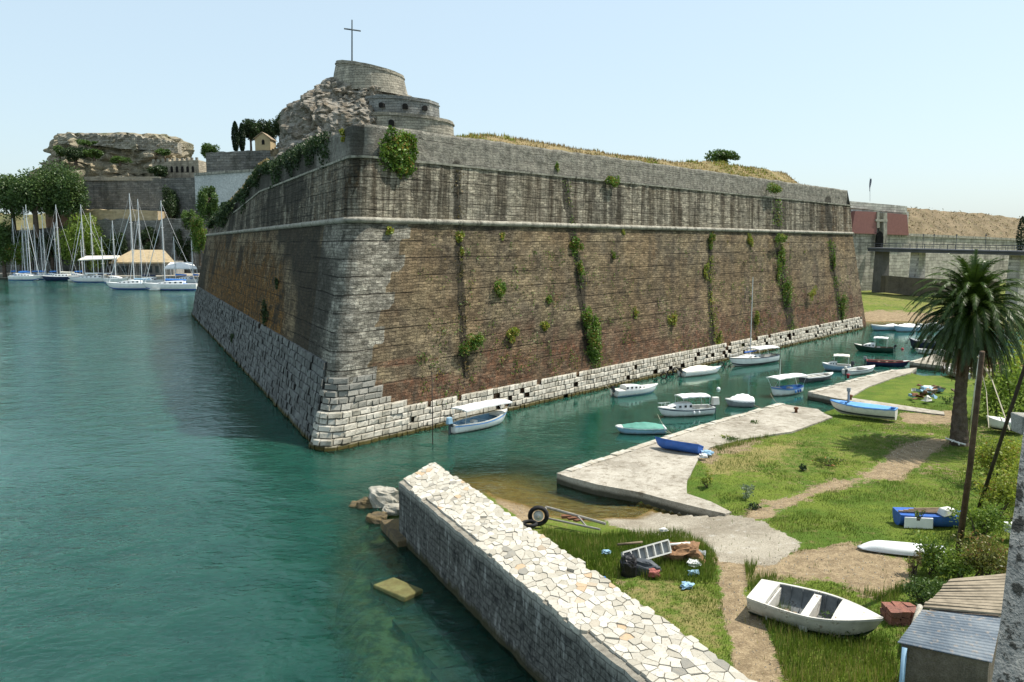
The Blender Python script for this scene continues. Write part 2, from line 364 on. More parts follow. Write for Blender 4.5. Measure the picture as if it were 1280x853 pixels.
    col = s.mix(s.math('MULTIPLY', s.ss(s.math('ADD', dk, s.math('MULTIPLY', nr, .6)), .35, .75), .8), col, (.028, .026, .02))
    wet = s.ss(s.math('ADD', v, nm), .95, .35); col = s.mix(s.math('MULTIPLY', wet, .85), col, (.05, .045, .015))
    h = s.math('SUBTRACT', s.math('ADD', s.math('MULTIPLY', nm, 1.5), s.math('MULTIPLY', nf, .6)), s.math('ADD', s.math('MULTIPLY', ln, 1.6), s.math('MULTIPLY', bf, .6)))
    h = s.math('ADD', h, s.math('MULTIPLY', b2t, .1))
    return s.pr(col, .93, s.bump(h, .14), spec=.12)
WALL = mat_wall()
def mat_plinth():
    s = SH('plinth_blocks'); t = s.sep(s.attr('ma')); n1 = s.noise(scale=.8, detail=5, rough=.65); n2 = s.noise(scale=5, detail=5, rough=.7)
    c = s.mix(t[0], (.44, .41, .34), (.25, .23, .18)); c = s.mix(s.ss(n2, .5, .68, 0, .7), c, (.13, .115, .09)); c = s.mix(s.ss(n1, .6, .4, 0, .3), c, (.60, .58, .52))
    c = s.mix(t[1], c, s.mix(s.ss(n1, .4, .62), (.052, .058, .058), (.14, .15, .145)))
    z = s.sep(s.obj())[2]; c = s.mix(s.ss(s.math('ADD', z, s.math('MULTIPLY', n2, .35)), .62, .32), c, (.06, .05, .014))
    return s.pr(c, .9, s.bump(n2, .05), spec=.15)
PLIN = mat_plinth()
def mat_ground():
    s = SH('ground_mix'); m = s.sep(s.attr('ma')); m2 = s.sep(s.attr('mb')); n1 = s.noise(scale=.35, detail=6, rough=.65); n2 = s.noise(scale=2., detail=6, rough=.7); n3 = s.noise(scale=12, detail=5, rough=.7)
    g = s.mix(s.ss(n1, .38, .62), (.07, .12, .017), (.125, .165, .026)); g = s.mix(s.ss(n2, .5, .68, 0, .7), g, (.055, .08, .014)); g = s.mix(s.ss(s.math('ADD', n2, m2[0]), .66, .95, 0, .65), g, (.29, .225, .10))
    d = s.mix(s.ss(n2, .38, .62), (.30, .23, .14), (.20, .15, .09)); d = s.mix(s.ss(n3, .58, .7, 0, .6), d, (.40, .35, .26))
    cc = s.mix(s.ss(n1, .35, .65), (.36, .325, .26), (.24, .21, .16)); cc = s.mix(s.ss(n2, .55, .7, 0, .55), cc, (.14, .12, .09)); cc = s.mix(s.ss(n2, .44, .3, 0, .6), cc, (.48, .46, .41))
    nn = s.math('MULTIPLY', s.math('SUBTRACT', s.math('ADD', n2, s.math('MULTIPLY', n3, .5)), .75), 1.7)
    c = s.mix(s.ss(s.math('ADD', m[1], nn), .38, .6), g, d); c = s.mix(s.ss(s.math('ADD', m[2], nn), .42, .54), c, cc)
    z = s.sep(s.obj())[2]
    bed = s.mix(s.ss(n2, .4, .6), (.11, .07, .018), (.18, .125, .045)); c = s.mix(s.ss(s.math('ADD', z, s.math('MULTIPLY', n2, .12)), .17, .06), c, bed)
    c = s.mul(c, s.rng(n3, .3, .7, .72, 1.28))
    return s.pr(c, .95, s.bump(s.math('ADD', n2, n3), .06), spec=.1)
GROUND = mat_ground()
def mat_water():
    s = SH('harbour_water'); a = s.sep(s.attr('ma')); o = s.obj()
    n1 = s.noise(s.sc(o, (1, 1.25, 1)), .42, 3, .5, .4); n2 = s.noise(s.sc(o, (1, 1.4, 1)), 1.9, 4, .55, .3)
    big = s.noise(o, .03, 3, .5)
    h = s.math('ADD', s.math('MULTIPLY', n1, .9), s.math('MULTIPLY', n2, .33))
    h = s.math('MULTIPLY', h, s.math('MULTIPLY', a[1], s.rng(big, .38, .62, .45, 1.35)))
    nb = s.bump(h, .30)
    df = s.nd('ShaderNodeSubsurfaceScattering'); df.inputs['Radius'].default_value = (1.5, 5., 4.5); df.inputs['Scale'].default_value = 1.; s.put(df.inputs[0], s.mix(s.ss(n1, .3, .7), (.005, .034, .024), (.009, .046, .032)))
    tr = s.nd('ShaderNodeBsdfTransparent'); s.put(tr.inputs[0], s.mix(a[0], (.25, .55, .36), (.9, .95, .8)))
    m1 = s.nd('ShaderNodeMixShader'); s.put(m1.inputs[0], s.math('MINIMUM', a[0], .93)); s.nt.links.new(df.outputs[0], m1.inputs[1]); s.nt.links.new(tr.outputs[0], m1.inputs[2])
    gl = s.nd('ShaderNodeBsdfGlossy'); gl.inputs['Roughness'].default_value = .06; gl.inputs[0].default_value = (.84, .97, .93, 1); s.put(gl.inputs['Normal'], nb)
    fr = s.nd('ShaderNodeFresnel'); fr.inputs[0].default_value = 1.33; s.put(fr.inputs['Normal'], nb)
    m2 = s.nd('ShaderNodeMixShader'); s.put(m2.inputs[0], fr.outputs[0]); s.nt.links.new(m1.outputs[0], m2.inputs[1]); s.nt.links.new(gl.outputs[0], m2.inputs[2])
    s.nt.links.new(m2.outputs[0], s.out.inputs[0]); return s.m
WATER = mat_water()
# ------------------------------------------------------------------ the bastion
ZC, ZL, ZP = 15.75, 20.5, 23.0
Rb0, Rb1 = G(448, 554)[:2], G(1083, 409)[:2]; Lb0, Lb1 = G(385, 545)[:2], G(240, 392)[:2]
dR = (Rb1 - Rb0) / np.linalg.norm(Rb1 - Rb0); dL = (Lb1 - Lb0) / np.linalg.norm(Lb1 - Lb0)
nR = np.array([-dR[1], dR[0]]); nL = np.array([dL[1], -dL[0]])      # inward
def isect(p, d, q, e):
    t = np.linalg.solve(np.array([d, -e]).T, q - p); return p + d * t[0]
def offs(z):
    if z <= ZC: return .222 * z, .19 * z
    o = .12 * (min(z, ZL) - ZC)
    if z > ZL: o += .45 + .05 * (z - ZL)
    return .222 * ZC + o, .19 * ZC + o
def plan(z, out=0., r=1.3, nl=170, na=14, nr=330, o=None):
    oL, oR = o if o is not None else offs(z); oL -= out; oR -= out
    c = isect(Lb0 + nL * oL, dL, Rb0 + nR * oR, dR)
    ang = math.acos(np.clip(dL @ dR, -1, 1)); tl = r / math.tan(ang / 2)
    tL = c + dL * tl; tR = c + dR * tl; bis = (dL + dR); bis /= np.linalg.norm(bis); cc = c + bis * r / math.sin(ang / 2)
    LE = Lb1 + nL * oL + dL * (-(oL) * .15); RE = Rb1 + nR * oR - dR * (.02 * z)
    lp = LE + (tL - LE) * np.linspace(0, 1, nl)[:, None]
    a0 = math.atan2(*(tL - cc)[::-1]); a1 = math.atan2(*(tR - cc)[::-1])
    if a1 < a0: a1 += 2 * PI
    aa = np.linspace(a0, a1, na + 2)[1:-1]; ap = cc + r * np.c_[np.cos(aa), np.sin(aa)]
    rp = tR + (RE - tR) * np.linspace(0, 1, nr)[:, None]
    P = np.r_[lp, ap, rp]; s = np.r_[0, np.cumsum(np.linalg.norm(np.diff(P, axis=0), axis=1))]; s -= s[nl + na // 2]
    return P, s
def at_s(z, s, out=0., o=None):
    P, S = plan(z, out, o=o); return np.array([np.interp(s, S, P[:, 0]), np.interp(s, S, P[:, 1])]).T
def leftdrop(s):                      # the broken upper scarp on the far left flank
    return np.interp(-np.asarray(s, float), [0, 45, 66, 82, 100, 114], [0, 0, .32, .50, .82, .95])
def wall_masks(P3, S, Z):
    px, py = projv(P3); R = S > 0
    N1 = vnoise(S, Z, .12, 3); N2 = vnoise(S, Z, .6, 4)
    edge = 505 - 38 * sm(py, 280, 470) + (N2 - .5) * 10 + np.where((np.floor(Z / 1.31) % 2) > 0, 6, -6)
    quoin = np.where(R, (px < edge) & (Z < ZC), (px > 405 - .12 * (py - 280)) & (Z < ZC)) * 1.
    quoin = np.where(R & (Z > ZC) & (Z < ZL), .25, quoin)
    low = sm(py - (-.13 * (px - 500) + 392), -15, 85)           # reddish lower third
    red = np.where(R & (Z < ZC), .20 + .50 * low * sm(px, 500, 640) + .1 * N1, 0.)
    red = np.maximum(red, np.where(R, inpoly(px, py, [(462, 452), (600, 440), (830, 425), (1000, 385), (1050, 385), (1060, 420), (800, 480), (640, 500), (470, 520)]) * .85, 0))
    red = np.where(R & inpoly(px, py, [(470, 462), (530, 452), (600, 440), (612, 452), (600, 462), (470, 476)]), 0, red)
    org = np.where(~R, sm(px, 240, 270) * (1 - sm(px, 345, 372)) * (Z < ZC) * (.55 + .4 * sm(py, 300, 380)), 0)
    org = np.maximum(org, np.where(~R & (Z > ZC), .55 * (sm(px, 260, 300)) + .25 * (px > 390), 0))
    org = np.maximum(org, np.where(R & (Z > ZC) & (Z < ZL), .8 * sm(px, 1018, 1030) + .35 * (px < 560), 0)); org = np.maximum(org, np.where(R & (Z < ZC), .25, 0))
    dark = np.zeros_like(S)
    for pts, wd in (([(571, 205), (573, 300), (578, 400), (583, 470)], 5), ([(706, 225), (712, 275), (722, 330), (730, 400), (738, 450)], 5),
                    ([(970, 250), (972, 300), (978, 350), (990, 412)], 4.5), ([(1035, 250), (1040, 330), (1052, 400)], 3.5), ([(890, 290), (886, 340), (890, 430)], 3)):
        dark = np.maximum(dark, np.where(R, 1.0 * (1 - sm(dline(px, py, pts) + (N2 - .5) * wd * 1.2, wd * .3, wd * 1.7)), 0))
    dark = np.maximum(dark, np.where(~R, .95 * sm(px + (N1 - .5) * 90, 335, 385) * (1 - sm(px + (N1 - .5) * 50, 385, 425)) * (Z < ZC) * (.5 + .7 * vnoise(S, Z, .35, 33)) + (.25 * (Z > ZL) + .30 * (px < 395) + .12) * sm(-S, 0, 6), 0))  # shade of the left face put into its colour, fading out at the corner
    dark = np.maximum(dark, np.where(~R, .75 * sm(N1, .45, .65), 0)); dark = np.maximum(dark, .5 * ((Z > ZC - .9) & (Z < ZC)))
    dark = np.maximum(dark, np.where(R, .35 * sm(N1, .55, .75), 0))
    return dark, np.stack([red, org, quoin], -1)
bast = thing('fortress_bastion', (-11.5, 58, 0), 'huge pointed stone fortress bastion with battered walls standing in the green water', 'fortress')
zs = list(np.linspace(-3, ZC, 62)) ; rows = []; SS = []; ZZ = []
for z in zs:
    P, s = plan(max(z, -3)); rows.append(np.c_[P, np.full(len(P), z)]); SS.append(s); ZZ.append(np.full(len(P), z))
rows = np.array(rows); SS = np.array(SS); ZZ = np.array(ZZ)
bump_ = (vnoise(SS, ZZ, 1.1, 9) - .5) * .16; nrm = np.where(SS[..., None] > 0, -nR, -nL); rows[..., :2] += nrm * bump_[..., None]
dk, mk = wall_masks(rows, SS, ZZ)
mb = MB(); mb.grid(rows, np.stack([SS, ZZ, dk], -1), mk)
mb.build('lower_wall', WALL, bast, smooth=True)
zs = list(np.linspace(ZC - .02, ZL, 22)) + [ZL + .001] + list(np.linspace(ZL + .002, ZP, 10)) + [ZP + .01]
rows = []; SS = []; ZZ = []
for i, z in enumerate(zs):
    if i == 22: o = offs(ZL); o = (o[0] + .45, o[1] + .45); P, s = plan(z, o=o)
    elif i == len(zs) - 1: o = offs(ZP); P, s = plan(z, o=(o[0] + 1.1, o[1] + 1.1))
    else: P, s = plan(z)
    if 0 < i < 22: P = P  # scarp
    dr = leftdrop(s); zz = z - dr * np.maximum(z - ZC - .6, 0) * (.86 + .14 * vnoise(s, s * 0, .4, 2))
    zz = zz - np.where(z > ZL + .01, (vnoise(s, s * 0, .5, 5) - .4) * .3, 0)
    rows.append(np.c_[P, zz]); SS.append(s); ZZ.append(np.full(len(P), z))
rows = np.array(rows); SS = np.array(SS); ZZ = np.array(ZZ)
nrm = np.where(SS[..., None] > 0, -nR, -nL); rows[..., :2] += nrm * ((vnoise(SS, ZZ, 1.3, 19) - .5) * .18)[..., None]
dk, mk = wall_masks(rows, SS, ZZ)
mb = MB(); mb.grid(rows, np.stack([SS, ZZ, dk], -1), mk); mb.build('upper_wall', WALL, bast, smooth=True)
# ledge stones between scarp and parapet, string course
CORD = stone('string_course_stone', (.38, .36, .30), (.24, .225, .185), 1., c3=(.12, .11, .095), sa=.85, bd=.03)
prof = [(-.1, -.24), (.14, -.22), (.26, -.12), (.30, 0), (.26, .12), (.15, .20), (-.1, .24)]
mb = MB(); R_ = []
for dx, dz in prof: P, s = plan(ZC, out=dx, o=offs(ZC)); R_.append(np.c_[P, ZC + dz + (vnoise(s, s * 0, .9, 8) - .5) * .05])
mb.grid(np.array(R_)); mb.build('string_course', CORD, bast, smooth=True)
mb = MB(); R_ = []
for dx, dz in ((0, -.16), (.14, -.14), (.16, .02), (-.3, .08)):
    P, s = plan(ZL, out=dx, o=offs(ZL)); R_.append(np.c_[P, ZL + dz + (vnoise(s, s * 0, .9, 6) - .5) * .06 - leftdrop(s) * (ZL - ZC - .6)])
mb.grid(np.array(R_)[:, 60:]); mb.build('coping_ledge', CORD, bast)
# flanks and rear (close the solid)
for sgn in (0, 1):
    mb = MB(); Pz = []
    for z in (-3, ZC, ZL, ZP):
        P, s = plan(max(z, 0)); e = P[-1] if sgn else P[0]; v = np.array([-10., 46.]) if sgn else np.array([28., 50.])
        zz = z if sgn else min(z, ZC + 2)
        Pz.append([np.r_[e + v * t, zz] for t in np.linspace(0, 1, 12)])
    mb.grid(np.array(Pz), a=np.stack([np.tile(np.linspace(0, 47, 12), (4, 1)), np.repeat([[-3], [ZC], [ZL], [ZP]], 12, 1), np.zeros((4, 12))], -1))
    mb.build('flank_wall', WALL, bast)
# plinth of big blocks
def blocks(mb, s0, s1, zt, ch, out0, wl, blue=0., drop=0., z00=-.6):
    z = z00
    nrow = int(round((zt - z00) / ch))
    for k in range(nrow):
        z = z00 + k * ch; s = s0 - rng.uniform(0, wl)
        while s < s1:
            L = wl * rng.uniform(.65, 1.35); g_ = rng.uniform(.008, .035); a, b = s + g_, min(s + L, s1) - g_; s += L
            if rng.rand() < (drop + (.05 if s0 > 5 and s > 48 else 0)) * (1 if k > 1 else .2): continue
            ou = out0 * (1 - .6 * k / nrow) + rng.uniform(-.08, .08); zz0 = z + rng.uniform(.008, .03); zz1 = z + ch - rng.uniform(.008, .03)
            q = at_s(zz0, [a, b], 0); Q = at_s(zz1, [a, b], 0); o1 = at_s(zz0, [a, b], ou); o2 = at_s(zz1, [a, b], ou)
            o3 = at_s(zz0 + .05, [a + .05, b - .05], ou + .07); o4 = at_s(zz1 - .05, [a + .05, b - .05], ou + .07)
            j = rng.uniform(-.045, .045, (4, 2))
            V = [(*q[0], zz0), (*q[1], zz0), (*Q[1], zz1), (*Q[0], zz1), (*o1[0], zz0), (*o1[1], zz0), (*o2[1], zz1), (*o2[0], zz1),
                 (*(o3[0] + j[0]), zz0 + .05), (*(o3[1] + j[1]), zz0 + .05), (*(o4[1] + j[2]), zz1 - .05), (*(o4[0] + j[3]), zz1 - .05)]
            mb.add(V, [(0, 4, 5, 1), (1, 5, 6, 2), (2, 6, 7, 3), (3, 7, 4, 0), (4, 8, 9, 5), (5, 9, 10, 6), (6, 10, 11, 7), (7, 11, 8, 4), (8, 11, 10, 9)], (rng.rand() ** 1.5, blue, 0))
_plan_cache = {}
_plan0 = plan
def plan(z, out=0., r=1.3, nl=60, na=14, nr=60, o=None):
    k = (round(z, 3), round(out, 3), r, nl, na, nr, o)
    if k not in _plan_cache: _plan_cache[k] = _plan0(z, out, r, nl, na, nr, o)
    return _plan_cache[k]
mb = MB(); blocks(mb, 6.5, 106, 1.95, .42, .62, .62, drop=.05, z00=-.57); mb.build('plinth', PLIN, bast)
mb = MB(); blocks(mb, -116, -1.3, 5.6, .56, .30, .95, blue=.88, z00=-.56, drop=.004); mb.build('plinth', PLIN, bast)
mb = MB(); blocks(mb, -1.3, 6.5, 2.4, .42, .55, .85, z00=-.56); mb.build('plinth', PLIN, bast)
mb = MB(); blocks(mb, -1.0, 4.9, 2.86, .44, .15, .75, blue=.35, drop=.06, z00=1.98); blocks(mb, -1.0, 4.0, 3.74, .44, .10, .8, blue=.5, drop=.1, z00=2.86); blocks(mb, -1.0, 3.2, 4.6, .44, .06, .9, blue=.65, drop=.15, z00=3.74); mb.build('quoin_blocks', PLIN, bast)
# earth fill on top
TOPG = stone('bastion_earth', (.27, .20, .10), (.17, .145, .06), .5, c3=(.13, .15, .04), sa=.3, bd=.15)
def topz(s, wd):
    px = 450 + s * 0
    e = sm(wd, .2, 6.)
    hi = 1.3 * sm(s, 2, 12) + .7 * vnoise(s, wd, .15, 4) + 1.0 * sm(s, 42, 60) * (1 - sm(s, 78, 86)) - 1.6 * sm(s, 80, 92)
    hi = np.where(s < 0, .9 - 9 * leftdrop(s), hi)
    return ZP - .25 * (1 - sm(s, 84, 88) * 0) - np.where(s < 0, leftdrop(s) * (ZP - ZC - 1.6), 0) + e * hi + (vnoise(s, wd, .9, 12) - .5) * .35
sg = np.r_[np.arange(-112, 0, 1.2), np.arange(0, 103, .8)]; wg = np.r_[np.arange(.6, 8, .6), 9, 11, 14, 18, 23, 30]
R_ = []
for wd in wg:
    o = offs(ZP); o = (o[0] + wd, o[1] + wd); P, s = plan(ZP, r=1.7, o=o)
    sq = np.interp(np.linspace(0, 1, len(sg)), [0, (112) / 214.8, 1], [s[0], 0, s[-1]]); xy = np.c_[np.interp(sq, s, P[:, 0]), np.interp(sq, s, P[:, 1])]
    R_.append(np.c_[xy, topz(sq, np.full(len(sq), wd))])
mb = MB(); mb.grid(np.array(R_)); TOPROWS = np.array(R_); mb.build('earth_fill', TOPG, bast, smooth=True)
mb = MB(); P, s = plan(ZP, o=(offs(ZP)[0] + .4, offs(ZP)[1] + .4)); 
poly = np.r_[P, [P[-1] + np.array([-10, 46]), P[0] + np.array([28, 50])]]; zz = ZP - .9 - np.r_[leftdrop(s) * 6.2, 0, 6.2]
mb.add(np.c_[poly, zz], [tuple(range(len(poly)))]); mb.build('roof', TOPG, bast)
# dry grass and weeds on the top (ground cover)
def blades(P, h, wd, tint=None, lean=.4, rs=rng):
    N = len(P); d = rs.uniform(0, 2 * PI, N); h = h * rs.uniform(.5, 1.3, N); L = rs.uniform(0, lean, N) * h
    ax = np.stack([np.cos(d), np.sin(d), np.zeros(N)], 1); bx = np.stack([-np.sin(d), np.cos(d), np.zeros(N)], 1)
    w_ = wd * rs.uniform(.6, 1.4, (N, 1)) / 2
    tip = P + ax * L[:, None] + np.array([0, 0, 1.]) * h[:, None]
    return np.stack([P - bx * w_, P + bx * w_, tip], 1)
i = rng.randint(0, 14, 26000); j = rng.randint(50, len(sg) - 1, 26000)
P = TOPROWS[np.minimum(i, len(wg) - 1), j] + rng.uniform(-.4, .4, (26000, 3)) * (1, 1, 0)
den = vnoise(P[:, 0], P[:, 1], .35, 3); P = P[den > .42]
mb = MB(); mb.quads(blades(P, .26, .10), tints(len(P)) * (1, 1, 1)); tag(mb.build('dry_grass', LEAFDRY), 'dry straw coloured grass growing along the top of the bastion', 'grass', kind='stuff')
P2 = P[vnoise(P[:, 0], P[:, 1], .22, 8) > .6]
P2 = P2[(projv(P2)[0] > 560)]
mb = MB(); mb.quads(blades(P2, .36, .12), tints(len(P2))); tag(mb.build('weeds', LEAFY), 'green and yellow weeds on the bastion top behind the parapet', 'weeds', kind='stuff')
# wall plants -----------------------------------------------------------------------------------
def onwall(px, py):
    d = ray(px, py); best = None
    t0 = 40.
    tt_ = np.arange(45, 200, .4); p = CP + d * tt_[:, None]; z = np.maximum(p[:, 2], 0)
    up_ = .12 * np.clip(z - ZC, 0, ZL - ZC) + np.where(z > ZL, .45 + .05 * (z - ZL), 0); zz_ = np.minimum(z, ZC)
    k = np.nonzero(((p[:, :2] - Rb0) @ nR > .19 * zz_ + up_) & ((p[:, :2] - Lb0) @ nL > .222 * zz_ + up_))[0]
    return p[k[0]] if len(k) else CP + d * 100
def wplant(px, py, rw, rh, label, mat=LEAFIVY, n=500, leaf=.2, name='wall_plant', hang=.0, k=9):
    """leafy clump rooted in the masonry; rw / rh radii in photo pixels"""
    p = onwall(px, py); sc_ = 1.12 * p[1] / 1000.; n = int(n * 1.25); leaf = leaf * 1.1; nn = -nR if px > 425 else -nL
    r = np.array([rw * sc_, rw * sc_, rh * sc_]); c = p + np.r_[nn * r[0] * .45, 0]
    t = thing(name, p, label, 'plant', 'plants growing out of the bastion wall')
    P, idx = clumps((0, 0, 0), (1, 1, 1), n, k)
    X = np.r_[dR, 0] if px > 425 else np.r_[dL, 0]; Nn = np.r_[nn, 0]
    W = c + P[:, :1] * X * r[0] * 1.1 + P[:, 1:2] * Nn * min(r[0], 1.) * .55 + P[:, 2:] * np.array([0, 0, 1]) * r[2]
    mb = MB(); mb.quads(leafquads(W, leaf), tints(n, idx)); mb.build('foliage', mat, t)
    mb = MB()
    for q in range(5):
        e = W[rng.randint(n)]; mb.tube([p - np.r_[nn * .2, 0], (p + e) / 2 + (0, 0, -.05), e], [.05, .03, .012], 5)
    mb.build('stem', BARK, t)
wplant(490, 190, 27, 28, 'large green and rust coloured bush overhanging the bastion corner under the parapet', LEAFIVY, 5200, .26, 'hanging_bush', k=34)
wplant(497, 212, 14, 14, 'bright green leafy tuft at the foot of the big corner bush', LEAFIVY, 600, .24)
wplant(430, 168, 9, 10, 'small yellow green bush on the tip of the bastion parapet', LEAFY, 400, .25)
wplant(623, 357, 11, 17, 'bright green bush alone in the middle of the wall, left of the split tall bush', n=700)
wplant(583, 427, 18, 17, 'wide green bush low on the wall at the foot of the dark damp streak', n=1000, k=12)
wplant(635, 420, 13, 14, 'round yellow green bush low on the wall right of the wide bush', LEAFY, 600)
wplant(717, 306, 10, 13, 'upper green bush of the pair in the crack below the string course', n=600)
wplant(724, 337, 8, 14, 'lower green bush of the pair in the crack below the string course', n=500)
wplant(737, 425, 17, 42, 'tall dark green climber reaching down to the plinth at mid wall', n=2600, k=26, name='climbing_plant')
wplant(731, 398, 11, 20, 'narrow top tuft above the tall climber at mid wall', n=700)
wplant(571, 296, 7, 9, 'green fern hanging just under the string course near the corner', LEAFY, 260)
wplant(574, 318, 6, 12, 'thin trail of green leaves in the damp streak near the corner', LEAFY, 260)
wplant(484, 289, 8, 6, 'small fern under the string course closest to the bastion corner', LEAFY, 200)
wplant(761, 226, 12, 9, 'green bush sitting on the ledge of the upper wall at mid length', n=450)
wplant(695, 208, 4, 7, 'tiny tuft on the parapet face left of the ledge bush', n=130)
wplant(887, 302, 7, 13, 'oval green bush hanging under the string course at right of middle', n=600)
wplant(935, 300, 6, 11, 'dull olive bush under the string course right of the oval bush', LEAFY, 400)
wplant(969, 298, 18, 8, 'wide bright green bush spreading under the string course', n=800, k=12)
wplant(974, 318, 9, 14, 'green tail hanging below the wide bush under the string course', n=500)
wplant(957, 237, 22, 9, 'wide green hedge like bush on the parapet face toward the far end', n=900, k=14)
wplant(980, 365, 10, 24, 'long green climber in the dark crack below the wide bush', n=900, k=14, name='climbing_plant')
wplant(971, 340, 6, 16, 'thin green trail in the dark crack above the long climber', n=300)
wplant(1050, 383, 9, 22, 'dark green climber low on the wall near its far end', n=800, k=12, name='climbing_plant')
wplant(1040, 330, 4, 22, 'thin vertical green trail near the far end of the wall', n=300)
wplant(943, 400, 6, 11, 'olive bush above the plinth behind the sailing boat mast', LEAFY, 400)
wplant(880, 338, 6, 12, 'small olive tuft midway up the wall below the oval bush', LEAFY, 300)
wplant(838, 398, 9, 12, 'yellow green bush low on the wall right of the tall climber', LEAFY, 350)
wplant(792, 392, 7, 8, 'sparse yellow green tuft left of the low yellow green bush', LEAFY, 220)
wplant(678, 407, 9, 8, 'sparse yellow green tuft between the round bush and the tall climber', LEAFY, 240)
wplant(685, 374, 5, 7, 'little green tuft upper left of the tall climber', n=140)
wplant(898, 425, 5, 12, 'narrow olive trail touching the plinth near the moored sailing boat', LEAFY, 240)
wplant(1010, 368, 14, 10, 'patch of scattered olive weeds high beside the long climber', LEAFY, 350)
wplant(765, 320, 4, 6, 'tiny green tuft in mid wall right of the crack bushes', n=110)
wplant(776, 291, 5, 5, 'tiny fern hanging from the string course right of the crack bushes', LEAFY, 120)
wplant(626, 296, 6, 5, 'tiny fern under the string course above the lone bright bush', LEAFY, 120)
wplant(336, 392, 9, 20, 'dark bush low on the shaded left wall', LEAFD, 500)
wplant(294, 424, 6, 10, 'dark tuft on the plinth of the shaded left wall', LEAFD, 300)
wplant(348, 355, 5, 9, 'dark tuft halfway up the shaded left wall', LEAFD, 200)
wplant(262, 248, 12, 14, 'sunlit green bush at the far broken end of the left wall', LEAF, 900, .4, k=12)
# scattered tiny weeds rooted in the wall
tp = []
for q in range(1100):
    px = rng.uniform(520, 1060); t_ = rng.rand(); y0 = 290 + .02 * (px - 430); y1 = 505 - .22 * (px - 600)
    py = y0 + (y1 - y0) * (t_ ** .65)
    if vnoise(np.array([px]), np.array([py]), .03, 6)[0] < .42: continue
    p = onwall(px, py) + np.r_[-nR * .06, 0]; m_ = 16; s_ = rng.uniform(.14, .42)
    tp.append(p + rng.normal(size=(m_, 3)) * (s_, s_, s_ * 1.3) * .6)
tp = np.concatenate(tp); mb = MB(); mb.quads(leafquads(tp, .17), tints(len(tp))); tag(mb.build('wall_weeds', LEAFIVY), 'small weeds scattered in the joints of the bastion wall', 'weeds', kind='stuff')

def curtain(name, label, s0, s1, zfun, depth, n, leaf, mat, out=.25, ns=(.35, 5), dry=0):
    """leaves hanging over the parapet from s0 to s1 in ragged tongues"""
    S = rng.uniform(s0, s1, n); zt = zfun(S); hd = depth * np.clip(vnoise(S, S * 0, ns[0], ns[1]) * 1.9 - .55, .04, 1.3); q = rng.uniform(0, 1, n) ** 1.2; Z_ = zt + .35 - hd * q * 1.0 + rng.normal(size=n) * .12
    zi_ = np.clip(np.round(Z_), 1, 22); XY = np.zeros((n, 2))
    for z in np.unique(zi_): m_ = zi_ == z; XY[m_] = at_s(float(z), S[m_])
    nn = np.where(S[:, None] > 0, -nR, -nL); P = np.c_[XY + nn * rng.uniform(-.1, out * 2.2, (n, 1)) * (1.2 - q[:, None] * .6), Z_]
    k = n // 2; t = thing(name, P[:50].mean(0), label, 'ivy', 'plants growing out of the bastion wall'); mb = MB(); idx = (S * 1.2).astype(int); idx -= idx.min(); mb.quads(leafquads(P, leaf), tints(n, idx)); mb.build('foliage', mat, t)
    mb = MB()
    SS_ = np.linspace(s0 + .5, s1 - .5, 30); ZZ_ = zt_(SS_) if False else zfun(SS_) - .1; XY_ = np.array([at_s(min(max(round(float(z)), 1), 22), [s])[0] for s, z in zip(SS_, ZZ_)]); nn_ = np.where(SS_[:, None] > 0, -nR, -nL); mb.tube(np.c_[XY_ + nn_ * .1, ZZ_], .07, 5)
    mb.build('stem', BARK, t)
ztl = lambda S: ZP - leftdrop(S) * (ZP - ZC - .6)
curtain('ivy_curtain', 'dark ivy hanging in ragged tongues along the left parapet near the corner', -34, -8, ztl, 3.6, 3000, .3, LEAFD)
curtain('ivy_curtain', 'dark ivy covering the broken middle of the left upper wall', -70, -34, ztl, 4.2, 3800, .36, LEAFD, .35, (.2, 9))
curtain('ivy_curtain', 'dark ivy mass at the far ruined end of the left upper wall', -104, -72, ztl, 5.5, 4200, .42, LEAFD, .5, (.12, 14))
curtain('dry_creeper', 'golden dry grass fringe on top of the broken left wall', -98, -40, lambda S: ztl(S) + .7, 1.2, 3800, .34, LEAFDRY, .1, (.3, 2))
0 and curtain('olive_creeper', 'thin olive creeper fringe hanging from the right parapet beside the corner bush', 5, 16, ztl, 2.2, 700, .2, LEAFIVY)
def creeper(pts, wpx, n, leaf, label, mat=LEAFIVY):
    pts = np.array(pts, float); L_ = np.r_[0, np.cumsum(np.linalg.norm(np.diff(pts, axis=0), axis=1))]; P = []
    for q in rng.uniform(0, L_[-1], n):
        x, y = np.interp(q, L_, pts[:, 0]), np.interp(q, L_, pts[:, 1])
        if vnoise(np.array([q]), np.array([0.]), .09, 8)[0] < .38: continue
        wl_ = wpx * (.4 + vnoise(np.array([q]), np.array([3.]), .06, 5)[0]); p = onwall(x + rng.normal() * wl_ * .6, y); P.append(p + np.r_[-nR * rng.uniform(0, .35), rng.normal() * .1])
    P = np.array(P); t = thing('creeper', P.mean(0), label, 'creeper', 'plants growing out of the bastion wall'); mb = MB(); idx = (P[:, 2] * 1.5).astype(int); idx -= idx.min(); mb.quads(leafquads(P, leaf), tints(len(P), idx)); mb.build('foliage', mat, t)
    mb = MB(); W_ = [onwall(x, y) + np.r_[-nR * .08, 0] for x, y in zip(np.interp(np.linspace(0, L_[-1], 18), L_, pts[:, 0]), np.interp(np.linspace(0, L_[-1], 18), L_, pts[:, 1]))]; mb.tube(W_, .05, 5); mb.build('stem', BARK, t)
creeper([(572, 212), (571, 270), (574, 330), (578, 400), (581, 470)], 5, 900, .17, 'thin brown creeper down the dark streak nearest the corner', leafmat('creeper_brown', (.07, .06, .02), (.13, .11, .03), .2, c3=(.20, .13, .05)))
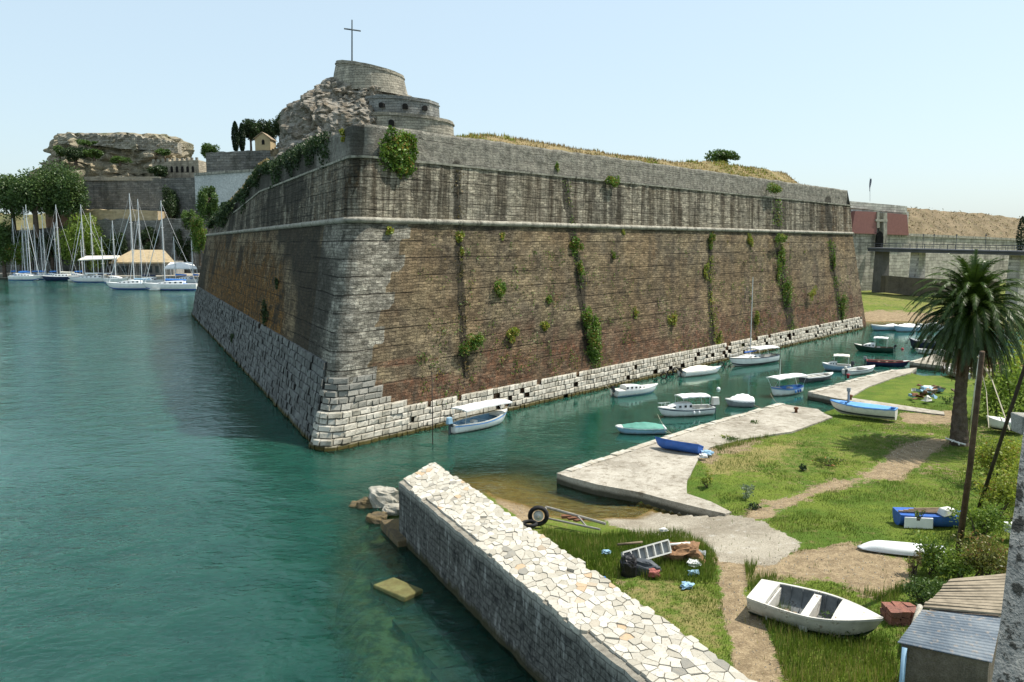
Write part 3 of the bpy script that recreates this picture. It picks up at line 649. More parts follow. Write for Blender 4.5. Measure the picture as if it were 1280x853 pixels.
creeper([(970, 250), (972, 300), (977, 350), (986, 400), (991, 414)], 6, 1500, .26, 'long green creeper filling the dark crack under the wide bush')
creeper([(1036, 300), (1042, 340), (1050, 390), (1056, 406)], 4, 800, .26, 'green creeper in the crack near the far end of the wall')
creeper([(706, 226), (712, 270), (720, 330), (728, 380), (736, 440)], 4, 700, .18, 'sparse creeper linking the bushes in the middle crack')
creeper([(888, 320), (886, 350), (890, 400), (895, 430)], 4, 700, .22, 'sparse olive creeper below the oval bush', LEAFY)
# ------------------------------------------------------------------ water, land
def gl(pts, z): return np.array([G(x, y, z)[:2] for x, y in pts])
SLIPW = gl([(606, 612), (620, 621), (664, 633), (690, 645), (735, 650), (760, 647), (795, 647), (815, 637)], 0)
QA = gl([(695, 592), (880, 531), (975, 505), (1023, 512), (1040, 522), (990, 540), (925, 550), (888, 560), (873, 574), (859, 600), (859, 617), (890, 628), (914, 640), (907, 643), (860, 632), (800, 616), (745, 606)], .6)
QB = gl([(1010, 491), (1062, 476), (1115, 463), (1146, 460), (1138, 466), (1115, 473), (1085, 484), (1062, 497), (1100, 503), (1180, 515), (1182, 519), (1100, 509)], .6)
QC = gl([(1137, 453), (1166, 444), (1184, 447), (1176, 452), (1206, 458), (1260, 464), (1260, 467), (1198, 460)], .6)
LAND = np.r_[SLIPW, gl([(842, 633), (905, 642), (695, 592), (880, 531), (975, 505), (1023, 512)], .6)[[0, 1]], gl([(860, 632), (800, 616), (745, 606), (695, 593), (880, 532), (975, 506), (1012, 511)], .6),
             gl([(1035, 506), (1050, 500), (1011, 492), (1062, 477), (1115, 464), (1143, 461), (1158, 466), (1200, 464)], .6), gl([(1198, 460), (1138, 454), (1166, 445), (1200, 446)], .6),
             np.array([[84, 96], [82, 120], [80, 138]]), gl([(1180, 404), (1130, 402), (1086, 403)], 0), np.array([[62, 150], [60, 260], [400, 260], [400, -40], [9.5, -40], [9.5, 8]]), np.array([[5.2, 22], [-2.2, 40.5]])]
FAR = gl([(1200, 406), (1180, 404), (1130, 402), (1086, 403)], 0)
INLETS = gl([(1012, 511), (1035, 506), (1050, 500), (1020, 494)], .6)
IN2 = gl([(1143, 461), (1158, 466), (1200, 464)], .6)
def landz(x, y):
    x = np.asarray(x, float); y = np.asarray(y, float)
    ins = inpoly(x, y, LAND)
    beach = np.minimum(dline(x, y, SLIPW), dline(x, y, FAR)); inl = np.minimum(dline(x, y, INLETS), dline(x, y, IN2))
    zi = np.minimum(.52 + .46 * sm(-y, -41, -34), .13 * beach); zi = np.minimum(zi, .35 * inl + .05)
    zi = zi + sm(y, 140, 185) * 2.2 * (x > 55) + (vnoise(x, y, .25, 3) - .5) * (.10 + .1 * (y < 36)) * sm(zi, .4, .52)
    dL_ = dline(x, y, LAND, True)
    for Q_ in (QA, QB, QC): sq_ = sdp(x, y, Q_); zi = np.where((sq_ > -.5) & (dL_ < 1.1) & ((x < 6.9) | (y > 50)), -.6, zi); zi = np.where(sq_ > .45, np.minimum(zi, .25), zi)
    d = dline(x, y, LAND, True)
    zo = -np.clip(.13 * beach, 0, 2.6); zo = np.maximum(zo, -2.6) + (vnoise(x, y, .3, 5) - .5) * .3 * sm(-zo, .2, 1.)
    return np.where(ins, zi, zo)
def axis(segs):
    a = []
    for lo, hi, st in segs: a += list(np.arange(lo, hi, st))
    a.append(segs[-1][1]); return np.array(a)
xs = axis([(-30, -8, 1.), (-8, 48, .35), (48, 100, 1.), (100, 400, 12)]); ys = axis([(-40, 16, 2), (16, 75, .35), (75, 170, 1), (170, 260, 4)])
X, Y = np.meshgrid(xs, ys); Z = landz(X, Y); P3 = np.stack([X, Y, Z], -1); PX, PY = projv(P3)
def pxmask(poly, soft=8.):
    d = sdp(PX, PY, np.array(poly, float)) + (vnoise(X, Y, .8, 41) - .5) * 2.6 * soft; return sm(d, -soft * 1.3, soft * 1.3)
dirt = .4 * sm(vnoise(X, Y, .22, 51), .60, .75)
for pl, s_ in (([(895, 690), (930, 700), (935, 740), (960, 800), (985, 870), (925, 870), (912, 800), (900, 740)], 9), ([(950, 700), (1010, 688), (1060, 682), (1135, 695), (1140, 728), (1100, 748), (1035, 728), (990, 720), (940, 722)], 9),
               ([(930, 650), (950, 630), (1010, 612), (1080, 592), (1120, 562), (1165, 545), (1185, 552), (1150, 578), (1125, 598), (1060, 606), (1000, 626), (955, 655)], 8),
               ([(1125, 517), (1195, 514), (1205, 532), (1130, 530)], 5), ([(605, 612), (668, 630), (690, 645), (665, 665)], 5), ([(1080, 388), (1210, 393), (1210, 408), (1080, 406)], 3),
               ([(800, 640), (860, 640), (880, 665), (800, 670), (760, 650)], 6), ([(1228, 455), (1280, 450), (1280, 470), (1230, 468)], 4), ([(865, 560), (960, 545), (940, 560), (880, 580)], 6)):
    dirt = np.maximum(dirt, pxmask(pl, s_))
conc = np.maximum(pxmask([(815, 636), (838, 632), (905, 643), (950, 650), (1003, 680), (968, 708), (905, 702), (875, 675), (845, 660), (810, 655)], 1.5), .85 * pxmask([(745, 645), (850, 636), (880, 675), (800, 668), (760, 655)], 3))
dry = .12 * sm(Y, 100, 150) + .3 * vnoise(X, Y, .12, 7); dry = np.maximum(dry, .5 * pxmask([(880, 560), (1000, 555), (960, 580), (880, 600)], 10)); dry = np.maximum(dry, .4 * pxmask([(760, 720), (900, 740), (900, 830), (840, 790)], 20))
mb = MB(); mb.grid(P3, np.stack([X * 0, dirt, conc], -1), np.stack([dry, X * 0, X * 0], -1)); struct(mb.build('ground', GROUND, smooth=True))
mb = MB(); mb.add([(-6000, -3000, -3.4), (6000, -3000, -3.4), (6000, 12000, -3.4), (-6000, 12000, -3.4)], [(0, 1, 2, 3)]); struct(mb.build('seabed', paint('seabed_mud', (.05, .06, .035), .95)))
# water
xs = axis([(-6000, -600, 600), (-600, -90, 30), (-90, -24, 4), (-24, 30, .5), (30, 100, 2), (100, 700, 50), (700, 6000, 500)]); ys = axis([(-3000, -60, 300), (-60, 12, 4), (12, 70, .5), (70, 160, 2), (160, 700, 30), (700, 12000, 800)])
X, Y = np.meshgrid(xs, ys)
lz = np.where((X > -30) & (X < 100) & (Y < 200) & (Y > -40), landz(X, Y), -3.)
PX, PY = projv(np.stack([X, Y, X * 0], -1))
near = (Y > 12) & (Y < 75)
clar = 1.0 * sm(lz, -1.3, -.1) * (X > -4) + 0 * X
for pl, s_, v_ in (([(440, 615), (500, 600), (560, 700), (640, 780), (760, 853), (760, 900), (440, 900), (400, 760), (420, 650)], 38, .50), ([(385, 548), (450, 558), (520, 548), (520, 556), (450, 572), (390, 572)], 8, .45)):
    d = sdp(PX, PY, np.array(pl, float)); clar = np.maximum(clar, np.where(near, v_ * sm(d, -s_ * .6, s_), 0))
calm = 1 - .86 * sm(X + .65 * (Y - 62), -14, 6)
calm = calm * .9 * (.5 + .5 * sm(dline(X, Y, np.array([Lb0, Lb1])), 2, 24)); calm = np.where(Y > 400, .8, calm)
mb = MB(); mb.grid(np.stack([X, Y, X * 0], -1), np.stack([clar, calm, calm * 0], -1)); struct(mb.build('water', WATER, smooth=True))
# shallow bed left of the mole
xs = np.arange(-16, 9, .5); ys = np.arange(14, 46, .5); X, Y = np.meshgrid(xs, ys); PX, PY = projv(np.stack([X, Y, X * 0], -1))
d = sdp(PX, PY, np.array([(430, 600), (500, 600), (560, 700), (640, 780), (760, 853), (900, 950), (440, 950), (410, 760)], float))
Z = -2.9 + 2.2 * sm(d, -50, 50) + (vnoise(X, Y, .9, 3) - .5) * .9
sbm = SH('shallow_bed'); n_ = sbm.noise(scale=1.6, detail=6, rough=.7)
mb = MB(); mb.grid(np.stack([X, Y, Z], -1)); struct(mb.build('shallow_seabed', sbm.pr(sbm.mix(sbm.ss(n_, .4, .6), (.05, .07, .03), (.22, .24, .12)), .95), smooth=True))
# ------------------------------------------------------------------ quays
def quay(poly, label, z=.62, edge=None):
    t = thing('stone_quay', (*poly.mean(0), 0), label, 'quay')
    # subdivide outline with slight irregularity
    pts = []
    for i in range(len(poly)):
        a, b = poly[i], poly[(i + 1) % len(poly)]; n = max(1, int(np.linalg.norm(b - a) / .9))
        for k in range(n): pts.append(a + (b - a) * k / n + rng.uniform(-.05, .05, 2))
    pts = np.array(pts); c = z + rng.uniform(-.02, .02, len(pts)); mb = MB(); mb.prism(pts, -2.4, c); mb.build('deck', CONC, t)
    if edge is not None:
        mb = MB()
        for i in range(len(edge) - 1):
            a, b = edge[i], edge[i + 1]; L = np.linalg.norm(b - a); d = (b - a) / L; n = np.array([-d[1], d[0]]); s = 0
            while s < L - .2:
                l = rng.uniform(.5, 1.1); l = min(l, L - s); c2 = a + d * (s + l / 2) - n * (.24 + rng.uniform(-.03, .03))
                if rng.rand() < .9: mb.box((*c2, z - .11 + rng.uniform(-.02, .02)), (l - .04, .52, .34), math.atan2(d[1], d[0]), jit=.025)
                s += l
        mb.build('edge_stones', COBB, t)
    return t
quay(QA, 'long concrete quay with pale edge stones, its wedge tip nearest the white stone mole', edge=QA[[0, 1, 2]])
quay(QB, 'middle concrete quay beside the reeds, behind the sky blue rowing boat', edge=QB[[0, 1, 2]])
quay(QC, 'small farthest concrete quay under the palm crown', edge=QC[[0, 1]])
# ------------------------------------------------------------------ the white mole in the foreground
MZ = 2.8
mt = gl([(499, 602), (543, 578)], MZ); a0 = G(499, 602, MZ)[:2]; a1 = G(797, 851, MZ)[:2]; b0 = G(543, 578, MZ)[:2]; b1 = G(940, 851, MZ)[:2]
dm = (a1 - a0) / np.linalg.norm(a1 - a0); a2 = a1 + dm * 14; db = (b1 - b0) / np.linalg.norm(b1 - b0); b2 = b1 + db * 14
mole = thing('stone_mole', (a0[0], a0[1], 0), 'long white stone mole with crazy paved top running to the lower edge', 'breakwater')
def mat_mole():
    s = SH('mole_side'); o = s.obj(); n1 = s.noise(scale=1.2, detail=6, rough=.7); n2 = s.noise(scale=6, detail=5, rough=.7); st = s.noise(s.sc(o, (1, 1, .25)), 2.6, 5, .7)
    sp = s.sep(o); uu = s.math('SUBTRACT', s.math('MULTIPLY', sp[0], .45), s.math('MULTIPLY', sp[1], .9)); bc, bf = s.brick(s.comb(s.math('ADD', uu, s.math('MULTIPLY', n1, .25)), s.math('ADD', sp[2], s.math('MULTIPLY', n1, .2))), .55, .27, .02)
    c = s.mix(s.ss(n2, .35, .65), (.06, .06, .055), (.15, .148, .135)); c = s.mix(s.ss(st, .53, .66, 0, .8), c, (.30, .30, .28)); c = s.mix(s.ss(n1, .52, .64, 0, .8), c, (.035, .035, .035))
    c = s.mix(s.ss(s.math('ADD', sp[2], s.math('MULTIPLY', n1, .9)), 2.75, 3.2, 0, .75), c, (.40, .385, .34)); c = s.mul(c, s.rng(bf, 0, 1, 1, .55)); c = s.mix(s.ss(s.math('ADD', sp[2], n1), 1.0, .6, 0, .9), c, (.05, .045, .02))
    return s.pr(c, .95, s.bump(s.math('SUBTRACT', n2, bf), .07), spec=.1)
MS = mat_mole()
rows = []
for z, o_ in ((-2.6, .15), (0, .05), (1.2, .02), (MZ - .035, 0)):
    L = [a0 + (a2 - a0) * t for t in np.linspace(0, 1, 90)]; R = [b0 + (b2 - b0) * t for t in np.linspace(0, 1, 90)]
    ring = np.array(L + R[::-1]); c_ = ring.mean(0)
    nn = np.array([[-1 * (-dm[1]), -dm[0]]]); ln = np.array([dm[1], -dm[0]]); ln = -ln if ln[0] > 0 else ln
    out = np.r_[np.tile(ln, (90, 1)), np.tile(-ln, (90, 1))]; ring = ring + out * (o_ + (vnoise(ring[:, 0] * 2, ring[:, 1] * 2 + z * 3, 1.2, 4)[:, None] - .5) * .16)
    rows.append(np.c_[ring, np.full(180, z)])
mb = MB(); mb.grid(np.array(rows), wrap=True); mb.add(rows[-1] - (0, 0, .08), [tuple(range(180))]); mb.build('wall', MS, mole)
mb = MB(); cr_ = rows[-1] + 0; cr_[:, 2] = MZ - .035; mb.add(cr_, [tuple(range(180))]); mb.build('mortar_bed', stone('pale_mortar', (.30, .28, .23), (.18, .165, .135), 2.5, bd=.03), mole)
# voronoi paving stones as real slabs
cs = SH('paving_stone'); t_ = cs.sep(cs.attr('ma')); n2 = cs.noise(scale=7, detail=5, rough=.7)
c_ = cs.mix(t_[0], (.56, .53, .46), (.36, .335, .275)); c_ = cs.mix(cs.ss(t_[1], .965, .98), c_, (.46, .34, .22)); c_ = cs.mix(cs.ss(t_[2], .95, .98), c_, (.24, .23, .20))
c_ = cs.mix(cs.ss(n2, .50, .66, 0, .7), c_, (.25, .22, .17)); PAVE = cs.pr(cs.mul(c_, cs.rng(n2, .3, .7, .85, 1.12)), .9, cs.bump(n2, .03), spec=.15)
Lm = np.linalg.norm(a2 - a0); pts = []
def uv2(u, v): A_ = a0 + (a2 - a0) * (u / Lm); B_ = b0 + (b2 - b0) * (u / Lm); return A_ + (B_ - A_) * v
WM = 3.
for q in range(12000):
    c = np.array([rng.uniform(-1, Lm + 1), rng.uniform(-.5, WM + .5)])
    big = .21 + .30 * rng.rand() ** 1.6
    if not len(pts) or (((np.array(pts) - c) ** 2).sum(1) > big * big).all(): pts.append(c)
pts = np.array(pts); mb = MB()
def clip(poly, mpt, n):
    out = []; d = (poly - mpt) @ n
    for i in range(len(poly)):
        j = (i + 1) % len(poly)
        if d[i] <= 0: out.append(poly[i])
        if (d[i] <= 0) != (d[j] <= 0): out.append(poly[i] + (poly[j] - poly[i]) * d[i] / (d[i] - d[j]))
    return np.array(out) if len(out) > 2 else None
for p in pts:
    if not (-.1 < p[0] < Lm and -.05 < p[1] < WM + .05): continue
    dd = ((pts - p) ** 2).sum(1); nb_ = np.argsort(dd)[1:16]; poly = p + np.array([[-.7, -.7], [.7, -.7], [.7, .7], [-.7, .7]])
    gap = rng.uniform(.003, .013)
    for q in pts[nb_]:
        n = (q - p); L_ = np.linalg.norm(n); n = n / L_; poly = clip(poly, p + n * (L_ / 2 - gap), n)
        if poly is None: break
    if poly is None: continue
    ragL, ragR = rng.uniform(-.03, .03) + (.30 if vnoise(np.array([p[0]]), np.array([0.]), .16, 77)[0] > .47 else 0), rng.uniform(-.03, .12)
    for mpt, n in (((0, ragL), (0, -1)), ((0, WM + ragR), (0, 1)), ((rng.uniform(-.05, 0), 0), (-1, 0))):
        if poly is not None: poly = clip(poly, np.array(mpt, float), np.array(n, float))
    if poly is None or len(poly) < 3: continue
    step = 0
    cc = poly.mean(0); zt = MZ + .045 + rng.uniform(-.022, .022) + step; k = len(poly); inn = cc + (poly - cc) * .975; tl = rng.uniform(-.05, .05, 2)
    if rng.rand() < .012: continue
    W0 = np.array([np.r_[uv2(u, v / WM), MZ - .12] for u, v in poly]); W1 = np.array([np.r_[uv2(u, v / WM), zt - .008] for u, v in poly]); W2 = np.array([np.r_[uv2(u, v / WM), zt + (u - cc[0]) * tl[0] + (v - cc[1]) * tl[1]] for u, v in inn])
    mb.add(np.r_[W0, W1, W2], [(i, (i + 1) % k, k + (i + 1) % k, k + i) for i in range(k)] + [(k + i, k + (i + 1) % k, 2 * k + (i + 1) % k, 2 * k + i) for i in range(k)] + [tuple(range(2 * k, 3 * k))], rng.rand(3))
mb.build('paving', PAVE, mole)
# foundation shelf of the mole and blocks at its foot
FOOT = stone('foundation_stone', (.045, .045, .032), (.085, .08, .052), 1.5, c3=(.05, .055, .02), bd=.06)
mb = MB(); lnv = ln
for k in range(26):
    u0 = 5 + k * 1.25
    c = a0 + dm * u0 + lnv * (.75 + rng.uniform(-.15, .1)); mb.box((*c, -.93 + rng.uniform(-.1, .06)), (1.3, 1.4, 1.5), math.atan2(dm[1], dm[0]), jit=.05)
for k in range(24):
    c = a0 + dm * (4 + k * 1.3) + lnv * (1.9 + rng.uniform(-.2, .2)); mb.box((*c, -1.25 + rng.uniform(-.15, .15)), (1.4, 1.3, 1.6), math.atan2(dm[1], dm[0]), jit=.08)
mb.build('foundation', FOOT, mole)
def rock(px, py, z, r, label, mat, name='rock', grp=None, sq=(1, 1, .7), rz=0, amp=.35):
    c = G(px, py, z); mb = MB(); n, m = 14, 20; R_ = []
    for i in range(n + 1):
        th = PI * i / n; row = []
        for j in range(m):
            ph = 2 * PI * j / m; d = np.array([math.sin(th) * math.cos(ph), math.sin(th) * math.sin(ph), math.cos(th)])
            e = np.sign(d) * np.abs(d) ** .62; k = 1 + amp * (mnoise.noise(Vector(d * 1.6 + c)) + .4 * mnoise.noise(Vector(d * 5 + c)))
            q = e * k * r * np.array(sq); q = np.array([q[0] * math.cos(rz) - q[1] * math.sin(rz), q[0] * math.sin(rz) + q[1] * math.cos(rz), q[2]])
            row.append(c + q)
        R_.append(row)
    mb.grid(np.array(R_), wrap=True); return tag(mb.build(name, mat), label, 'rock', grp)
PALE = stone('pale_boulder', (.42, .40, .34), (.30, .28, .23), 1.5, bd=.05, c3=(.2, .17, .12)); BRR = stone('brown_wet_rock', (.16, .12, .06), (.10, .08, .05), 1.5, bd=.06)
mdir = math.atan2(dm[1], dm[0])
rock(478, 622, .35, .75, 'large pale boulder at the tip of the white mole', PALE, rz=.4)
rock(462, 632, .0, .6, 'brown wet rock left of the pale boulder', BRR, sq=(1, .8, .7))
rock(447, 634, -.15, .45, 'small brown rock farthest out in the water beside the boulders', BRR)
rock(491, 637, .3, .5, 'pale flat rock wedged against the mole under the large boulder', PALE, sq=(1.1, .8, .5))
rock(471, 650, .0, .5, 'mossy ochre rock just below the flat pale rock', BRR)
def slab(px, py, z, size, rz, label, mat=FOOT, name='stone_block', jit=.08, ry=0):
    mb = MB(); c = G(px, py, z); mb.box(c, size, rz, jit=jit, ry=ry); return tag(mb.build(name, mat, bevel=.05), label, 'stone block')
slab(502, 668, .05, (2.9, 1.3, .6), mdir, 'long dark fallen slab lying at the mole tip, half in the water', BRR)
MOSS = stone('mossy_stone', (.17, .17, .07), (.12, .105, .04), 1.6, c3=(.10, .11, .04), sa=.2, bd=.04)
slab(498, 740, -.06, (1.9, 1.05, .5), mdir + .35, 'single mossy yellow block lying alone in the shallow water', MOSS)
for q, (px, py, s_) in enumerate([(560, 760, .9), (470, 700, .6), (430, 665, .5)]): pass
# ------------------------------------------------------------------ grass blades
N = 800000; x = rng.uniform(-3, 44, N); y = 16 + 50 * rng.uniform(0, 1, N) ** 1.25; z = landz(x, y); px, py = projv(np.stack([x, y, z], -1))
def inp(pl): return inpoly(px, py, np.array(pl, float))
bare = inp([(895, 690), (930, 700), (935, 740), (965, 800), (985, 870), (925, 870), (912, 800), (900, 740)]) | inp([(950, 700), (1010, 688), (1060, 682), (1135, 698), (1135, 728), (1100, 745), (1035, 728), (990, 720), (940, 722)]) | inp([(930, 650), (950, 630), (1010, 612), (1080, 592), (1120, 562), (1165, 545), (1185, 552), (1150, 578), (1125, 598), (1060, 606), (1000, 626), (955, 655)]) \
    | inp([(815, 630), (838, 630), (905, 643), (950, 650), (1003, 680), (968, 708), (905, 702), (875, 675), (845, 660), (790, 650)]) | (z < .45) | inpoly(x, y, QA) | inpoly(x, y, QB) | inpoly(x, y, QC) | ~inpoly(x, y, LAND) | inp([(1125, 517), (1195, 514), (1205, 532), (1130, 530)]) | (sdp(x, y, np.array([a0, a2, b2, b0])) > -.05)
tall = inp([(672, 655), (700, 648), (775, 650), (790, 665), (780, 720), (745, 740), (690, 690)]) | inp([(770, 665), (850, 665), (900, 690), (890, 730), (800, 725)]) | inp([(925, 700), (960, 690), (985, 715), (960, 730), (1010, 800), (1110, 800), (1130, 860), (990, 860), (930, 790)]) | inp([(1062, 480), (1120, 462), (1200, 462), (1200, 490), (1120, 486), (1075, 500)]) | inp([(1085, 725), (1130, 730), (1120, 760), (1080, 745)]) | inp([(880, 558), (960, 535), (970, 545), (900, 565)])
med = vnoise(x, y, .5, 21) > .5
sparse = (rng.rand(N) < np.where(tall, .7, np.where(med, .6, .42)) * np.clip(45 / y, .5, 1.4)) & (~bare | ((rng.rand(N) < .012) & (z > .45)))
sel = sparse & (px > 560) & (px < 1330) & (py < 900) & ~(bare & (sdp(x, y, np.array([a0, a2, b2, b0])) > -.05)) & ~(inpoly(x, y, QA) | inpoly(x, y, QB) | inpoly(x, y, QC))
Pq = np.stack([x, y, z - .02], -1)[sel]; hh = np.where(tall, .36, np.where(med, .14, .085))[sel]
tt = tints(len(Pq)); tt[:, 0] = np.clip(vnoise(Pq[:, 0], Pq[:, 1], .35, 31) * 1.4 - .3 + rng.uniform(-.25, .25, len(Pq)), 0, 1) * np.where(tall[sel], .8, 1)
mb = MB(); mb.quads(blades(Pq, hh, .028), tt); tag(mb.build('grass', GRASS), 'green grass growing over the waterfront ground', 'grass', kind='stuff'); print('blades', len(Pq))
# stones and grit on the bare earth
N = 60000; x = rng.uniform(0, 40, N); y = 16 + 40 * rng.rand(N); z = landz(x, y); px, py = projv(np.stack([x, y, z], -1))
bare2 = inp([(895, 690), (930, 700), (935, 740), (965, 800), (985, 870), (925, 870), (912, 800), (900, 740)]) | inp([(950, 700), (1010, 688), (1060, 682), (1135, 698), (1135, 728), (1100, 745), (1035, 728), (990, 720), (940, 722)]) | inp([(930, 650), (950, 630), (1010, 612), (1080, 592), (1120, 562), (1165, 545), (1185, 552), (1150, 578), (1125, 598), (1060, 606), (1000, 626), (955, 655)]) | inp([(605, 612), (668, 630), (690, 645), (665, 665)]) | inp([(800, 640), (905, 645), (1003, 680), (968, 708), (845, 665)]) * (rng.rand(N) < .3)
P = np.stack([x, y, z], -1)[bare2 & (z > .02)][:2200]; s_ = (.012 + .04 * rng.rand(len(P)) ** 4)[:, None]
tip = P + np.c_[np.zeros((len(P), 2)), s_[:, 0] * 1.1]; an = rng.uniform(0, 6.28, len(P)); tri = [P + s_ * np.stack([np.cos(an + k * 2.09), np.sin(an + k * 2.09), an * 0 - .1], 1) for k in range(3)]
mb = MB(); mb.quads(np.concatenate([np.stack([tri[0], tri[1], tip], 1), np.stack([tri[1], tri[2], tip], 1), np.stack([tri[2], tri[0], tip], 1)])); tag(mb.build('gravel', stone('gravel_stone', (.55, .50, .41), (.36, .31, .24), 3, sa=.1)), 'loose stones and grit on the bare earth paths', 'gravel', kind='stuff')
# low weeds
def weed(px, py, r, h, label, mat=LEAF, n=220, z=.95, leaf=.14, name='weed_clump'):
    p = G(px, py, z); p[2] = landz(p[0], p[1]); t = thing(name, p, label, 'plant'); P, idx = clumps((0, 0, h * .5), (r, r, h * .55), n, 9); P[:, 2] = np.abs(P[:, 2]) + .03
    mb = MB(); mb.quads(leafquads(P + p, leaf), tints(n, idx)); mb.build('foliage', mat, t)
    mb = MB()
    for q in range(5): e = P[rng.randint(n)] + p; mb.tube([p, (p + e) / 2, e], [.03, .02, .008], 4)
    mb.build('stem', BARK, t)
weed(1038, 575, 1.1, .6, 'dry reddish weed clump on the lawn right of the long quay', LEAFRED, 400)
weed(1003, 580, .35, .35, 'small dark weed on the lawn left of the dry reddish clump', LEAFD, 120)
weed(933, 612, .7, .8, 'grey green thistle clump on the lawn above the path', leafmat('thistle_leaf', (.12, .17, .09), (.22, .27, .16)), 260)
weed(944, 628, .4, .3, 'dark weed beside the path below the thistle clump', LEAFD, 120)
weed(884, 600, .5, .8, 'bright green tall weed at the corner of the concrete quay', LEAFY, 260)
weed(1100, 512, .9, .5, 'green weed in front of the sky blue rowing boat', LEAF, 240)
weed(1183, 498, .9, .7, 'green weed beside the rubbish heap near the palm trunk', LEAF, 240)
weed(1052, 795, .9, .5, 'green weeds under the bow of the big white dinghy', LEAF, 260)
weed(905, 540, .9, .5, 'yellow weeds on the quay beside the dark blue rowing boat', LEAFY, 240)
weed(945, 523, .6, .6, 'dark green weed on the long quay edge near its middle', LEAF, 160)
weed(915, 545, .8, .3, 'low weeds behind the dark blue rowing boat on the quay', LEAF, 160)
# ------------------------------------------------------------------ boats
def hullpts(L, B, D, draft, transom, sheer, n=22, m=7, inset=0., floor=None, full=.45, bowp=.8):
    S = np.linspace(0, 1, n); rows = []
    for s in S:
        if s < full: wv = transom + (1 - transom) * math.sin(PI / 2 * s / full)
        else: wv = math.cos(PI / 2 * (s - full) / (1 - full)) ** bowp
        wv = max(wv * B / 2 - inset, .012)
        zs_ = D + sheer * D * max(0, (s - .35) / .65) ** 2 + .10 * sheer * D * (1 - s / .35 if s < .35 else 0)
        zk = -draft + (max(0, s - .72) / .28) ** 2.2 * (draft + .15 * D)
        if inset: zk = max(zk + inset, floor if floor is not None else zk + inset); zs_ -= .01
        row = []
        for j in range(m):
            t = j / (m - 1); yy = wv * (1 - (1 - t) ** 2.2) ** .75; zz = zk + (zs_ - zk) * t ** 1.35
            xx = -L / 2 + L * s * (1 - .0) - (1 - t) * .10 * L * max(0, (s - .6) / .4) ** 2 * (1 if not inset else .9)
            if inset: xx = xx * (1 - 2 * inset / L)
            row.append((xx, yy, zz))
        rows.append(row)
    return np.array(rows)
def sheerline(Pp): return Pp[:, -1, :]
